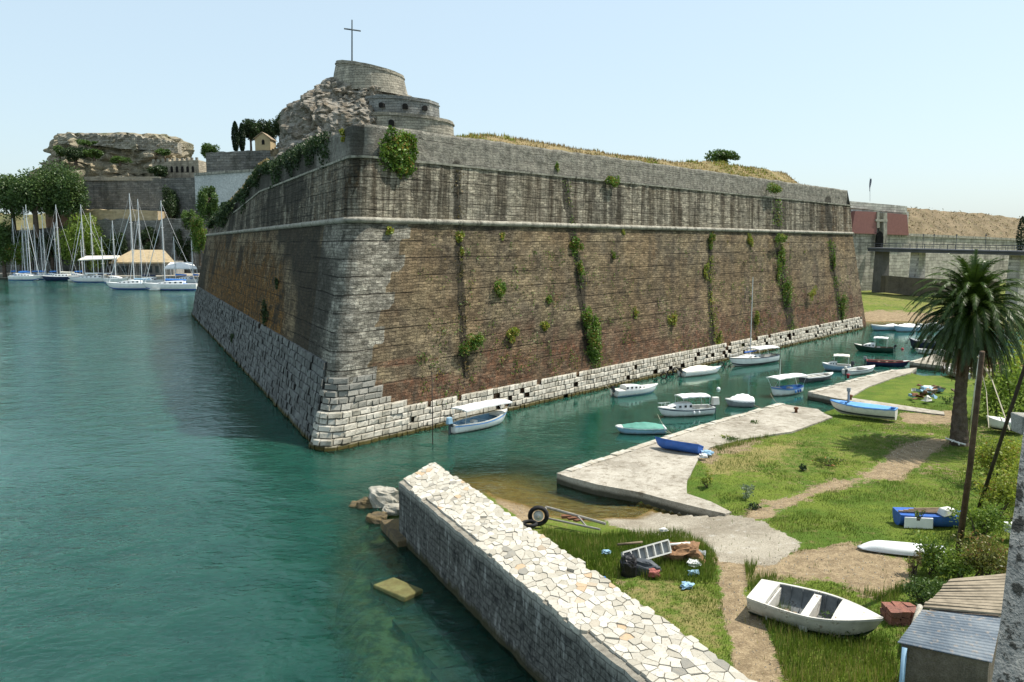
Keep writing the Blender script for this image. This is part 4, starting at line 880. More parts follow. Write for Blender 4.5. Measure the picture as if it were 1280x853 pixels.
def boat(name, label, stern, bow, z=0., B=None, D=.5, hull='WHITE', inner=None, gun=None, draft=.18, transom=.75, sheer=.35, cat='boat', group='small boats moored in the moat',
         deck=.3, thw=(), cabin=None, canopy=None, motor=None, mast=None, cover=None, stripe=None, roll=0., pitch=0., flip=False, extra=None, boot=None, deckm=None, sterndeck=0., full=.45, bowp=.8):
    a, b = G(*stern, z), G(*bow, z); d = b - a; L = float(np.linalg.norm(d[:2])); rz = math.atan2(d[1], d[0]); c = (a + b) / 2
    B = B or L * .36
    t = thing(name, c, label, cat, group, rz); t.rotation_euler = (roll, pitch, rz)
    hm = hull if not isinstance(hull, str) else globals()[{'WHITE': 'HULLW', 'LBLUE': 'HULLB'}.get(hull, hull)]; inner = inner or OLDWH; gun = gun or hm
    Pp = hullpts(L, B, D, draft, transom, sheer, full=full, bowp=bowp); mir = Pp * (1, -1, 1)
    mb = MB(); mb.grid(Pp[:, ::-1]); mb.grid(mir)
    n = len(Pp); tr = np.r_[Pp[0], mir[0][::-1]]; mb.add(tr, [tuple(range(len(tr)))]); hb = mb.build('hull', hm, t, smooth=True, local=True)
    try: hb.data.polygons[-1].use_smooth = False
    except Exception: pass
    if stripe is not None:
        mb = MB()
        for Q, sg in ((Pp, 1), (mir, -1)):
            A_ = Q[:, -1] * .22 + Q[:, -2] * .78; B_ = Q[:, -1] * .75 + Q[:, -2] * .25; A_ = A_ + (0, sg * .015, 0); B_ = B_ + (0, sg * .015, 0)
            mb.grid(np.stack([A_, B_], 1) if sg < 0 else np.stack([B_, A_], 1))
        mb.build('side_stripe', stripe, t, local=True)
    if boot is not None:
        mb = MB()
        for Q, sg in ((Pp, 1), (mir, -1)):
            lo = Q[:, 2] + (0, sg * .012, 0); hi = Q[:, 3] + (0, sg * .012, 0); mb.grid(np.stack([lo, hi], 1) if sg < 0 else np.stack([hi, lo], 1))
        mb.build('boot_top', boot, t, local=True)
    fl = -draft + .12 if D > .35 else -draft + .08
    Pi = hullpts(L, B, D, draft, transom, sheer, inset=.05, floor=fl, full=full, bowp=bowp); mi = Pi * (1, -1, 1)
    mb = MB(); mb.grid(Pi); mb.grid(mi[:, ::-1]); tr = np.r_[Pi[0], mi[0][::-1]]; mb.add(tr, [tuple(range(len(tr) - 1, -1, -1))])
    fo = np.stack([Pi[:, 0], mi[:, 0]], 1) + (0, 0, .004); mb.grid(fo)
    # ribs
    for k in range(3, n - 5, 1 if L > 4.5 else 2):
        for Q in (Pi, mi): mb.tube(Q[k, 1:] * (1, .97, 1), .018, 4)
    mb.build('interior', inner, t, smooth=True, local=True)
    so_, si_ = sheerline(Pp), sheerline(Pi); g = .035
    mb = MB()
    for sg in (1, -1):
        o_ = so_ * (1, sg, 1) + (0, sg * .02, 0); i_ = si_ * (1, sg, 1); mb.grid(np.stack([o_ - (0, 0, .05), o_ + (0, 0, g), i_ + (0, 0, g), i_ - (0, 0, .03)], 1) if sg > 0 else np.stack([i_ - (0, 0, .03), i_ + (0, 0, g), o_ + (0, 0, g), o_ - (0, 0, .05)], 1))
    y0 = so_[0, 1]; mb.box((so_[0, 0] + .03, 0, so_[0, 2] + .0), (.09, 2 * y0, .08))
    mb.build('gunwale', gun, t, local=True)
    def deckmesh(s0, s1, mat, nm, dz=.012, camber=.05):
        k0, k1 = int(round(s0 * (n - 1))), int(round(s1 * (n - 1))); mb = MB(); R_ = []
        for k in range(k0, k1 + 1):
            x, yv, zv = si_[k]; yv += .03; R_.append([(x, yv * q, zv + dz + g * .6 + camber * (1 - q * q)) for q in np.linspace(-1, 1, 7)])
        R_ = np.array(R_); mb.grid(R_)
        e0 = R_[0]; lo = e0.copy(); lo[:, 2] -= .16; mb.grid(np.array([lo, e0]))
        if k1 < n - 1: e1 = R_[-1]; lo = e1.copy(); lo[:, 2] -= .16; mb.grid(np.array([e1, lo]))
        mb.build(nm, mat, t, smooth=False, local=True)
    dmt = deckm or OLDWH
    if deck: deckmesh(1 - deck, 1, dmt, 'foredeck')
    if sterndeck: deckmesh(0, sterndeck, dmt, 'stern_deck')
    for s in thw:
        k = int(s * (n - 1)); x, yv, zv = si_[k]; mb = MB(); mb.box((x, 0, zv - .10), (.26, 2 * yv, .04)); mb.build('thwart', inner if inner is not DKGREY else WOOD, t, local=True)
    if cabin:
        s0, s1, h, cm = cabin; k0, k1 = int(s0 * (n - 1)), int(s1 * (n - 1)); mb = MB(); R_ = []
        for k in range(k0, k1 + 1):
            x, yv, zv = si_[k]; q = (k - k0) / max(1, k1 - k0); hh = h * (1 - .75 * q ** 2.5); yw = yv * .74
            R_.append([(x, yw, zv), (x - .02, yw * .93, zv + hh * .85), (x - .02, yw * .6, zv + hh), (x - .02, -yw * .6, zv + hh), (x - .02, -yw * .93, zv + hh * .85), (x, -yw, zv)])
        R_ = np.array(R_); mb.grid(R_); mb.add(R_[0], [tuple(range(6))]); mb.add(R_[-1], [tuple(range(5, -1, -1))]); cb = mb.build('cabin', cm, t, local=True)
        nw = max(1, (len(R_) - 1) // 2)
        for sg in (1, -1):
            for wi in range(nw):
                r0, r1 = R_[wi * 2], R_[min(wi * 2 + 1 + (1 if nw < 3 else 0), len(R_) - 1)]
                i0, i1 = (0, 1) if sg > 0 else (5, 4)
                lo0, hi0 = r0[i0] * .65 + r0[i1] * .35, r0[i0] * .2 + r0[i1] * .8; lo1, hi1 = r1[i0] * .65 + r1[i1] * .35, r1[i0] * .2 + r1[i1] * .8
                lo0 = lo0 + (lo1 - lo0) * .12; hi0 = hi0 + (hi1 - hi0) * .12
                q4 = np.array([lo0, lo1, hi1, hi0]) + (0, sg * .012, 0); mb = MB(); mb.add(np.r_[q4, q4 + (0, sg * .014, 0)], [(0, 1, 2, 3), (7, 6, 5, 4), (0, 4, 5, 1), (1, 5, 6, 2), (2, 6, 7, 3), (3, 7, 4, 0)]); mb.build('window', GLASS, t if False else cb, local=True)
    if canopy:
        s0, s1, h, wv, cm = canopy; x0, x1 = -L / 2 + L * s0, -L / 2 + L * s1; mb = MB(); nx, ny = 9, 7; T_ = []
        for i in range(nx):
            T_.append([(x0 + (x1 - x0) * i / (nx - 1), wv / 2 * q, h + .09 * (1 - q * q) - .05 * (2 * i / (nx - 1) - 1) ** 2 + .02 * math.sin(i * 2.3)) for q in np.linspace(-1, 1, ny)])
        T_ = np.array(T_); mb.grid(T_); mb.grid((T_ - (0, 0, .03))[::-1]); 
        for e in (T_[0], T_[-1], T_[:, 0], T_[:, -1]): mb.grid(np.array([e, e - (0, 0, .10)]))
        cn = mb.build('canopy', cm, t, smooth=True, local=True)
        for xx in (x0 + .08, x1 - .08):
            for sg in (1, -1):
                zi = np.interp(xx, si_[:, 0], si_[:, 2]); yi = min(np.interp(xx, si_[:, 0], si_[:, 1]), wv / 2 + .3)
                mb = MB(); mb.tube([(xx, sg * yi, zi - .05), (xx, sg * (wv / 2 - .03), h - .02)], .018, 5); mb.build('post', ALU, t, local=True)
    if motor:
        col, k = motor; mb = MB(); x = -L / 2; zt = so_[0, 2]
        mb.prism([(x - .42 * k, -.14 * k), (x - .05, -.16 * k), (x + .02, 0), (x - .05, .16 * k), (x - .42 * k, .14 * k), (x - .48 * k, 0)], zt + .12, zt + .12 + .42 * k, .82)
        mt_ = mb.build('outboard_motor', col, t, local=True, bevel=.03)
        mb = MB(); mb.box((x - .2 * k, 0, zt - .2), (.16 * k, .10, .9 * k), taper=.9); mb.box((x - .04, 0, zt), (.1, .3 * k, .26)); mb.build('shaft', DKGREY, mt_, local=True)
    if mast:
        s, h, r = mast; x = -L / 2 + L * s; mb = MB(); mb.tube([(x, 0, 0.1), (x, 0, h * .5), (x, 0, h)], [r, r, r * .7], 6); mb.build('mast', ALU, t, local=True)
    if cover is not None:
        cm, s0, s1, h = cover; k0, k1 = int(s0 * (n - 1)), int(s1 * (n - 1)); mb = MB(); R_ = []
        for k in range(k0, k1 + 1):
            x, yv, zv = so_[k]; yv += .03; hk = h * (math.sin(PI * (.12 + .8 * (k - k0) / (k1 - k0)))) * (1 + .07 * math.sin(k * 1.7))
            R_.append([(x, yv * q, zv + .03 + hk * (1 - abs(q) ** 1.3) + .02 * math.sin(k * 2.1 + q * 5) - (.09 if abs(q) > .99 else 0)) for q in (-1, -.97, -.7, -.35, 0, .35, .7, .97, 1)])
        R_ = np.array(R_); mb.grid(R_); mb.add(R_[0], [tuple(range(9))]); mb.add(R_[-1], [tuple(range(8, -1, -1))]); mb.build('cover', cm, t, smooth=True, local=True)
    if extra: extra(t, L, B, D, so_, si_)
    return t
def box_part(t, nm, mat, *boxes, bevel=.01):
    mb = MB(); [mb.box(*b_) for b_ in boxes]; return mb.build(nm, mat, t, local=True, bevel=bevel)
def rails(t, L, B, D, so_, si_):
    mb = MB(); pts = [so_[k] + (0, -.04, .35) for k in (15, 17, 19, 21)]; pts2 = [so_[k] * (1, -1, 1) + (0, .04, .35) for k in (21, 19, 17, 15)]
    mb.tube(pts + pts2, .014, 5)
    for k in (15, 17, 19): mb.tube([so_[k], so_[k] + (0, -.04, .35)], .012, 4); mb.tube([so_[k] * (1, -1, 1), so_[k] * (1, -1, 1) + (0, .04, .35)], .012, 4)
    mb.build('pulpit_rail', ALU, t, local=True)
def fenders(cols):
    def f_(t, L, B, D, so_, si_):
        for i, (k, c) in enumerate(cols):
            for sg in ((1,) if k > 0 else (-1,)):
                p = so_[abs(k)] * (1, sg, 1) + (0, sg * .1, -.25); mb = MB(); mb.tube([p + (0, 0, -.14), p + (0, 0, -.1), p + (0, 0, .1), p + (0, 0, .15)], [.03, .08, .08, .02], 8); mb.build('fender', c, t, local=True, smooth=True)
    return f_
def ex(*fs):
    def g_(*a):
        for q in fs: q(*a)
    return g_
def windscreen(s, h=.35, mat=None):
    def f_(t, L, B, D, so_, si_):
        k = int(s * 21); x, yv, zv = si_[k]; yv *= .8; q4 = np.array([(x + .25, -yv * .8, zv), (x + .25, yv * .8, zv), (x, yv * .8, zv + h), (x, -yv * .8, zv + h)]); mb = MB()
        mb.add(np.r_[q4, q4 + (.02, 0, 0)], [(0, 1, 2, 3), (7, 6, 5, 4), (0, 4, 5, 1), (1, 5, 6, 2), (2, 6, 7, 3), (3, 7, 4, 0)]); mb.build('windscreen', mat or GLASS, t, local=True)
        mb = MB(); mb.tube([q4[0], q4[3], q4[2], q4[1]], .02, 5); mb.build('screen_frame', ALU, t, local=True)
    return f_
def clutter(t, L, B, D, so_, si_):
    r = np.random.RandomState(int(L * 1000)); mb = MB()
    for q in range(7): mb.box((r.uniform(-.3, .2) * L, r.uniform(-.2, .2) * B, r.uniform(.02, .18)), (r.uniform(.15, .5), r.uniform(.12, .35), r.uniform(.1, .3)), r.uniform(0, 3))
    mb.build('gear', WOOD, t, local=True)
    if si_[8, 1] > .3:
        mb = MB(); mb.box((-.12 * L, 0, si_[8, 2] - .12), (.45, .5, .35), taper=.85); mb.build('engine_box', OLDWH, t, local=True, bevel=.02)
boat('wooden_boat', 'white wooden boat under a flat white awning, nearest the bastion corner', (565, 542), (634, 526), B=1.9, D=.62, hull='WHITE', inner=LBLUE, gun=OLDWH, sheer=.5, transom=.4, deck=.22, thw=(.3, .55), canopy=(.12, .95, 1.75, 1.7, CANVAS), motor=(LBLUE, 1.15), extra=ex(clutter, fenders([(4, BLUE)])), stripe=SKYB, bowp=.7)
boat('cabin_boat', 'small white cabin boat with dark windows, moored by the stone plinth', (768, 496), (822, 489), B=1.6, D=.55, sheer=.3, deck=.5, sterndeck=.12, cabin=(.22, .68, .45, WHITE), motor=(BLACK, .8), boot=LBLUE)
boat('speedboat', 'white speedboat under a beige cover beside black tyres', (852, 471), (901, 465), B=1.7, D=.5, sheer=.25, deck=.3, cover=(CREAM, .04, .8, .5), motor=(BLACK, .8), gun=LBLUE)
boat('cabin_boat', 'white cabin boat with navy side band, white top and large white outboard', (889, 517), (822, 521), B=1.75, D=.6, sheer=.3, deck=.45, cabin=(.45, .82, .5, WHITE), canopy=(.1, .62, 1.65, 1.5, CANVAS), motor=(OLDWH, 1.5), stripe=NAVY, extra=ex(rails, windscreen(.5), clutter, fenders([(7, WHITE), (9, WHITE), (-7, WHITE), (-10, WHITE)])))
boat('covered_boat', 'pale blue boat under a green tarpaulin beside the quay', (831, 541), (769, 541), B=1.6, D=.42, hull='LBLUE', sheer=.2, cover=(TEAL, .08, .9, .36), gun=WHITE, transom=.8, bowp=.5, deck=.12)
boat('rowing_boat', 'dark blue rowing boat tipped on its side on the concrete quay', (875, 566), (817, 557), z=.76, B=1.25, D=.42, draft=.1, hull='BLUE', inner=RUST, gun=BLUE, deck=0, thw=(.3, .6), roll=.35, group='boats drawn up on land')
boat('covered_boat', 'small grey white boat with a peaked white tarpaulin in mid channel', (942, 508), (906, 507), B=1.4, D=.5, hull='GREY', sheer=.2, cover=(CANVAS, .0, .85, .55), gun=WHITE)
def sailrig(t, L, B, D, so_, si_):
    mb = MB(); x = -L / 2 + L * .68; mb.tube([(x, 0, 1.5), (x - 2.0, 0, 1.55)], .09, 6); mb.build('furled_sail', BLUE, t, local=True)
    mb = MB()
    for e in ((L / 2, 0, .9), (-L / 2, 0, .8), (x, B / 2, .7), (x, -B / 2, .7)): mb.tube([(x, 0, 9.), e], .012, 3)
    mb.build('rigging', DKGREY, t, local=True)
boat('sailing_boat', 'white sailing boat with tall mast and white cockpit awning near the bastion', (969, 452), (911, 459), B=2.1, D=.85, sheer=.25, transom=.6, deck=.5, cabin=(.45, .8, .35, WHITE), canopy=(.05, .5, 1.9, 1.8, CANVAS), mast=(.56, 10.2, .06), gun=NAVY, boot=DKGREY, extra=ex(sailrig, rails), cat='sailing boat')
boat('wooden_boat', 'little blue and white boat with white awning and short mast in mid channel', (1001, 490), (963, 496), B=1.5, D=.6, hull='WHITE', inner=SKYB, sheer=.45, deck=.25, transom=.4, canopy=(.02, .95, 1.75, 1.5, CANVAS), mast=(.72, 3.4, .03), stripe=LBLUE, extra=ex(clutter, fenders([(5, BLUE), (7, BLUE), (9, SKYB), (-5, BLUE), (-7, BLUE)])), gun=BLUE)
boat('open_boat', 'open grey boat with pale rim between the small awning boat and the cream top', (1004, 478), (1041, 473), B=1.6, D=.5, hull='DKGREY', inner=OLDWH, gun=WHITE, thw=(.3, .5, .7), sheer=.2, deck=.2)
boat('cabin_boat', 'white cabin boat with cream bimini top moored at the middle quay', (1063, 464), (1027, 462), B=1.7, D=.6, hull='LBLUE', deck=.4, deckm=WHITE, gun=WHITE, cabin=(.5, .85, .4, WHITE), canopy=(.05, .6, 1.75, 1.6, CREAM), motor=(DKGREY, .9), extra=windscreen(.55), sheer=.3)
boat('motorboat', 'low white motorboat with navy band against the middle quay', (1058, 469), (1093, 464), B=1.6, D=.5, deck=.45, stripe=NAVY, motor=(OLDWH, .8), sheer=.25)
boat('wooden_boat', 'dark green boat with rounded white cuddy and slim white awning', (1117, 441), (1067, 438), B=1.9, D=.6, hull='DKGRN', inner=WOOD, gun=DKGRN, sheer=.45, deck=.2, cabin=(.5, .8, .5, WHITE), canopy=(.15, .5, 1.9, 1.5, CANVAS), motor=(BLACK, .7), extra=clutter)
boat('rowing_boat', 'dark navy boat with red rim moored at the head of the middle quay', (1083, 456), (1137, 459), B=1.7, D=.5, hull='NAVY', inner=WOOD, gun=RED, sheer=.4, thw=(.3, .5, .7), motor=(GREY, .8), deck=.15)
boat('motorboat', 'blue and white motorboat beached at the left of the channel end', (1123, 413), (1088, 413), B=1.8, D=.7, hull='LBLUE', gun=WHITE, deck=.5, stripe=WHITE, cover=(CANVAS, .05, .5, .35))
boat('motorboat', 'white covered motorboat beached in the middle of the channel end', (1148, 414), (1117, 415), B=1.8, D=.75, hull='LBLUE', gun=WHITE, cover=(CANVAS, .05, .9, .5))
boat('motorboat', 'long white boat beached at the channel end beside the palm fronds', (1180, 413), (1146, 412), B=1.8, D=.75, deck=.4, cabin=(.3, .7, .5, WHITE))
boat('sailing_boat', 'dark navy boat with a short pole left of the palm crown', (1170, 437), (1136, 434), B=1.9, D=.9, hull='NAVY', gun=NAVY, deck=.5, deckm=GREY, cabin=(.3, .6, .4, GREY), mast=(.8, 3.2, .04), sheer=.4)
boat('open_boat', 'narrow white boat beside the dark navy boat under the palm crown', (1180, 444), (1143, 441), B=1.4, D=.5, deck=.3, sheer=.1)
boat('cabin_boat', 'white boat seen through the palm fronds behind the farthest quay', (1212, 452), (1174, 448), B=1.8, D=.9, deck=.4, cabin=(.3, .75, .7, WHITE), sheer=.2)
boat('dinghy', 'pale grey dinghy drawn up beside the farthest quay by the palm trunk', (1208, 474), (1180, 465), z=.7, B=1.4, D=.45, hull='GREY', gun=WHITE, group='boats drawn up on land')
def pole(t, L, B, D, so_, si_):
    mb = MB(); x = L * .22; mb.tube([(x, -.2, .1), (x + .05, -.2, 1.75)], [.10, .09], 8); mb.box((x + .05, -.2, 1.85), (.25, .22, .28)); mb.build('post', GREY, t, local=True)
boat('rowing_boat', 'long sky blue and white rowing boat resting on the grass behind the quay', (1120, 524), (1037, 514), z=.76, B=1.7, D=.75, draft=.12, hull='OLDWH', inner=SKYB, gun=SKYB, sheer=.2, thw=(.25, .45, .65), deck=.25, deckm=SKYB, group='boats drawn up on land', extra=pole, boot=DKGREY, transom=.6, cover=(SKYB, .1, .72, .06))
# big dinghy
WORNW = paint('worn_white_paint', (.62, .60, .54), .7, .3, 2.2, (.16, .11, .07), .95)
GREYI = paint('dirty_grey_inside', (.17, .18, .18), .8, .5, 2.5, (.05, .04, .03), .8)
def dinghy_x(t, L, B, D, so_, si_):
    mb = MB()
    for k in range(9): mb.box((L * (-.02 + .03 * k), -B * .27, .1), (.05, .5, .03))
    mb.build('slats', WOOD, t, local=True)
    box_part(t, 'bulkhead', WORNW, ((-.04 * L, 0, .30), (.26, 2 * si_[10, 1] - .05, .52)), ((-L * .34, 0, .28), (.06, 2 * si_[3, 1] - .05, .5)))
    mb = MB(); r = np.random.RandomState(3)
    for q in range(16): mb.box((-.2 * L + r.uniform(-.4, .4), r.uniform(-.4, .2), .03 + r.uniform(0, .08)), (r.uniform(.1, .4), .12, .05), r.uniform(0, 3))
    for q in range(8): mb.box((.12 * L + r.uniform(-.5, .5), r.uniform(-.5, .4), .05), (r.uniform(.3, .9), .1, .04), r.uniform(-.4, .4))
    mb.build('debris', WOOD, t, local=True)
boat('dinghy', 'big empty white dinghy lying in the grass in the foreground', (943, 757), (1103, 800), z=1.15, B=1.95, D=.62, draft=.25, hull='WORNW', inner=GREYI, gun=WORNW, deckm=WORNW, sheer=.2, deck=.31, sterndeck=.16, transom=.8, roll=.07, group='boats drawn up on land', extra=dinghy_x, boot=DKGRN, full=.45, bowp=.92)
boat('white_boat', 'white boat with ropes standing right of the palm trunk', (1278, 537), (1232, 533), z=.9, B=1.6, D=.55, group='boats drawn up on land', deck=.4, cover=(WHITE, .05, .6, .1))
# upturned white board-like boat
a, b = G(1180, 690, 1.25), G(1072, 680, 1.25); c = (a + b) / 2; L = np.linalg.norm(a - b); rz = math.atan2(b[1] - a[1], b[0] - a[0])
t = thing('upturned_boat', c, 'flat white upturned boat lying on bare earth beside the bramble', 'boat', 'boats drawn up on land', rz)
Pp = hullpts(L, .95, .12, .22, .95, .1, full=.4, bowp=.35); mb = MB(); Q = Pp * (1, 1, -1); mb.grid(Q); mb.grid((Q * (1, -1, 1))[:, ::-1]); tr = np.r_[Q[0], (Q[0] * (1, -1, 1))[::-1]]; mb.add(tr, [tuple(range(len(tr)))]); mb.build('hull', WHITE, t, smooth=True, local=True)
mb = MB(); so_ = Q[:, -1]; mb.tube(so_, .03, 5); mb.tube(so_ * (1, -1, 1), .03, 5); mb.build('gunwale', GREY, t, local=True)
# blue and white tank-like float with planks
a = G(1165, 655, 1.0); t = thing('blue_boat_shell', a, 'blue boat shell with a white panel lying in the grass beside the leaning pole', 'boat', 'boats drawn up on land', -.12)
Pp = hullpts(3.2, 1.25, .55, .1, .9, .1, full=.4, bowp=.35); mb = MB(); mb.grid(Pp[:, ::-1]); mb.grid(Pp * (1, -1, 1)); tr = np.r_[Pp[0], (Pp[0] * (1, -1, 1))[::-1]]; mb.add(tr, [tuple(range(len(tr)))]); top = np.stack([Pp[:, -1], Pp[:, -1] * (1, -1, 1)], 1); mb.grid(top); mb.build('hull', BLUE, t, smooth=False, local=True, bevel=.04)
mb = MB(); mb.box((-.85, -.66, .24), (1.25, .05, .52), jit=.01); mb.build('side_panel', WHITE, t, local=True, bevel=.04)
mb = MB(); [mb.box((-.3 + .1 * q, .1 * q - .2, .62 + .03 * q), (2.6 - .3 * q, .12, .05), .05 * q) for q in range(4)]; mb.build('plank', WOOD, t, local=True)
mb = MB(); mb.box((.45, -.35, .75), (.7, .5, .28), .4, taper=.8, jit=.05); mb.build('bundle', OLDWH, t, local=True, bevel=.05)
# fenders / tyres, mooring things
def tyre(p, r, label, ry=0, name='tyre', flat=False, parent=None, mat=RUBBER, rr=.36):
    mb = MB(); n = 16; R_ = []
    for i in range(n):
        t_ = 2 * PI * i / n; cx = np.array([math.cos(t_), 0, math.sin(t_)]) if not flat else np.array([math.cos(t_), math.sin(t_), 0]); az = np.array([0, 1, 0]) if not flat else np.array([0, 0, 1])
        R_.append([np.array(p) + cx * r * (1 - rr / 2 + rr / 2 * math.cos(u)) * 1.0 + az * r * rr * .7 * math.sin(u) for u in np.linspace(0, 2 * PI, 9)[:-1]])
    mb.grid(np.array(R_ + [R_[0]]), wrap=True); o = mb.build(name, mat, parent, smooth=True)
    if parent is None: tag(o, label, 'tyre')
    return o
for i, (px, py) in enumerate([(838, 466), (845, 463), (830, 470), (901, 456)]):
    p = G(px, py, .3); tyre(p, .38, ['middle black tyre hanging on the plinth by the speedboat', 'right black tyre hanging on the plinth by the speedboat', 'left black tyre hanging on the plinth by the speedboat', 'black tyre hanging on the plinth by the sailing boat'][i])
def pl_(name, p0, p1, r0, r1, mat, label, cat='pole', mid=None):
    t = [p0, p1] if mid is None else [p0, mid, p1]; mb = MB(); mb.tube(t, np.linspace(r0, r1, len(t)), 8); return tag(mb.build(name, mat, smooth=True), label, cat)
p = G(541, 556, 0); pl_('mooring_pole', p - (0, 0, 2.4), p + (0, 0, 5.2), .04, .03, DKWOOD, 'thin dark mooring pole standing in the water before the bastion corner')
for (px, py, m_, lb) in ((972, 510, WHITE, 'white mooring buoy below the little awning boat'), (1128, 437, RED, 'small orange buoy near the dark green boat'), (898, 487, WHITE, 'white mooring buoy above the white tarpaulin boat')):
    p = G(px, py, 0); mb = MB(); mb.tube([p + (0, 0, -.15), p + (0, 0, -.08), p + (0, 0, .05), p + (0, 0, .18), p + (0, 0, .24)], [.05, .16, .2, .14, .03], 10); tag(mb.build('mooring_buoy', m_, smooth=True), lb, 'buoy')
# bollards on quays
for (px, py, m_, lb) in ((995, 516, RUST, 'rusty iron mooring stump at the far end of the long quay'), (1060, 473, RED, 'red iron mooring stump on the middle quay'), (1063, 500, RUST, 'brown iron stump at the reed edge of the middle quay')):
    p = G(px, py, .6); mb = MB(); mb.tube([p, p + (0, 0, .25), p + (0, 0, .3), p + (0, 0, .42), p + (0, 0, .46)], [.13, .10, .18, .18, .06], 10); tag(mb.build('bollard', m_, smooth=True), lb, 'bollard')

def mrope(p0, p1, sag, lb):
    p0, p1 = np.array(p0), np.array(p1); mb = MB(); mb.tube([p0 + (p1 - p0) * q - (0, 0, sag * 4 * q * (1 - q)) for q in np.linspace(0, 1, 9)], .018, 4); tag(mb.build('mooring_rope', ROPE), lb, 'rope')
mrope(G(822, 518, .7), G(842, 543, .6), .3, 'mooring rope from the navy banded cabin boat to the long quay')
mrope(G(831, 539, .45), G(850, 540, .6), .15, 'mooring rope of the green tarpaulin boat')
mrope(G(942, 506, .5), G(960, 509, .6), .15, 'mooring rope of the peaked white tarpaulin boat')
mrope(G(963, 492, .6), G(975, 505, .6), .2, 'mooring rope from the little awning boat to the long quay')
mrope(G(768, 493, .5), G(757, 480, 1.2), .1, 'mooring rope from the small dark windowed cabin boat to the plinth')
mrope(G(852, 467, .5), G(843, 458, 1.2), .1, 'mooring rope from the covered speedboat to the plinth')
mrope(G(1092, 462, .6), G(1101, 467, .6), .1, 'mooring rope of the low white motorboat at the middle quay')
# ------------------------------------------------------------------ things on the waterfront
# trailer
c = G(700, 645, .75); t = thing('boat_trailer', c, 'derelict boat trailer with one upright wheel at the edge of the slipway', 'trailer')
A_, B_ = G(682, 634, 1.0), G(757, 655, .95); C_, D_ = G(684, 648, .8), G(750, 662, .9)
mb = MB(); mb.tube([A_, B_], .07, 6); mb.tube([C_, D_], .05, 6); mb.tube([A_ + (B_ - A_) * .55, C_ + (D_ - C_) * .75], .05, 6); mb.tube([A_, C_], .05, 6); mb.build('frame', paint('old_galvanised', (.30, .28, .24), .7, .4, 4), t)
wp = G(673, 645, 1.0); wh = tyre(wp, .52, '', parent=t, name='wheel', rr=.42); 
mb = MB(); R_ = []
for r_, y_ in ((.24, -.10), (.24, .08), (.15, .09), (.07, .14), (.02, .14)): R_.append([wp + (math.cos(a_) * r_, -y_, math.sin(a_) * r_) for a_ in np.linspace(0, 2 * PI, 17)[:-1]])
mb.grid(np.array(R_), wrap=True); mb.build('rim', OLDWH, wh)
mb = MB(); [mb.box(G(708 + 8 * q, 646 + 2 * q, .9), (.5, .25, .1), .3 * q, jit=.03) for q in range(3)]; mb.build('axle_block', RUST, t)
p = G(662, 655, .8); tyre(p, .4, 'flattened black tyre lying by the trailer wheel', flat=True)
# freezer frame / tipped crate
c = G(805, 690, 1.5); t = thing('broken_crate', c, 'tipped pale metal tray with square compartments thrown in the grass', 'crate', None)
A_, B_ = G(778, 690, 1.7), G(835, 674, 2.0); d = B_ - A_; L = np.linalg.norm(d); u = d / L; vd = np.array([.15, -.35, -.75]); vd /= np.linalg.norm(vd)
def obox(mb, o, u, v, n, a, b, c):
    P = [o + u * a * i + v * b * j + n * c * k for k in (0, 1) for j in (0, 1) for i in (0, 1)]
    mb.add(P, [(0, 2, 3, 1), (4, 5, 7, 6), (0, 1, 5, 4), (2, 6, 7, 3), (0, 4, 6, 2), (1, 3, 7, 5)])
nn = np.cross(u, vd); mb = MB()
obox(mb, A_ - nn * .04, u, vd, nn, L, .06, .2); obox(mb, A_ + vd * .5 - nn * .04, u, vd, nn, L, .06, .2)
for k in range(7): obox(mb, A_ + u * (L * k / 6 - .025) + vd * .06 - nn * .04, u, vd, nn, .05, .44, .2)
mb.build('frame', OLDWH, t); mb = MB(); obox(mb, A_ + nn * .15 if nn[1] > 0 else A_ - nn * .05, u, vd, nn, L, .5, .02); mb.build('panel', GREY, t)
rock(786, 712, 1.15, .42, 'black rubbish sack lying below the tipped tray', BLACK, 'rubbish_sack', sq=(.7, .8, 1.3))
rock(806, 712, 1.1, .5, 'dark torn seat cushion with a red end in the grass', DKGREY, 'seat_cushion', sq=(1.2, .6, .7), rz=-.5)
rock(818, 716, 1.15, .22, 'small faded red bundle at the end of the dark cushion', paint('faded_red', (.35, .12, .10), .8), 'bundle')
rock(849, 692, 1.2, .75, 'brown crumpled sacking heap beside the tipped tray', paint('brown_sacking', (.30, .17, .09), .95, .5, 5, bd=.05), 'sacking_heap', sq=(1, .8, .55), amp=.8)
for i, (px, py, m_, r_, lb) in enumerate([(866, 697, TARPB, .2, 'bright blue plastic bag beside the brown sacking'), (866, 704, WHITE, .22, 'white plastic bag below the blue bag'), (873, 692, GREY, .25, 'grey plastic sheet right of the brown sacking'), (866, 716, LBLUE, .18, 'pale blue litter in the grass below the white bag'), (858, 732, LBLUE, .2, 'pale blue scrap on the lawn further below the heap'), (752, 724, TARPB, .16, 'small blue scrap beside the edge of the white mole'), (884, 566, LBLUE, .3, 'pale blue litter beside the dark blue rowing boat'), (880, 570, WHITE, .22, 'white litter beside the dark blue rowing boat'), (829, 662, OLDWH, .15, 'white scrap on the slipway'), (758, 690, LBLUE, .16, 'pale scrap in the tall grass above the tipped tray')]):
    rock(px, py, .8 if px > 875 else 1.1, r_, lb, m_, 'litter', sq=(1, .8, .4), amp=.9)
pl_('wood_plank', G(803, 678, 1.15), G(772, 681, 1.1), .06, .06, WOOD, 'brown plank behind the tipped tray', 'plank')
pl_('white_pipe', G(836, 681, 1.7), G(862, 679, 1.6), .05, .05, WHITE, 'white pipe leaning over the sacking heap', 'pipe')
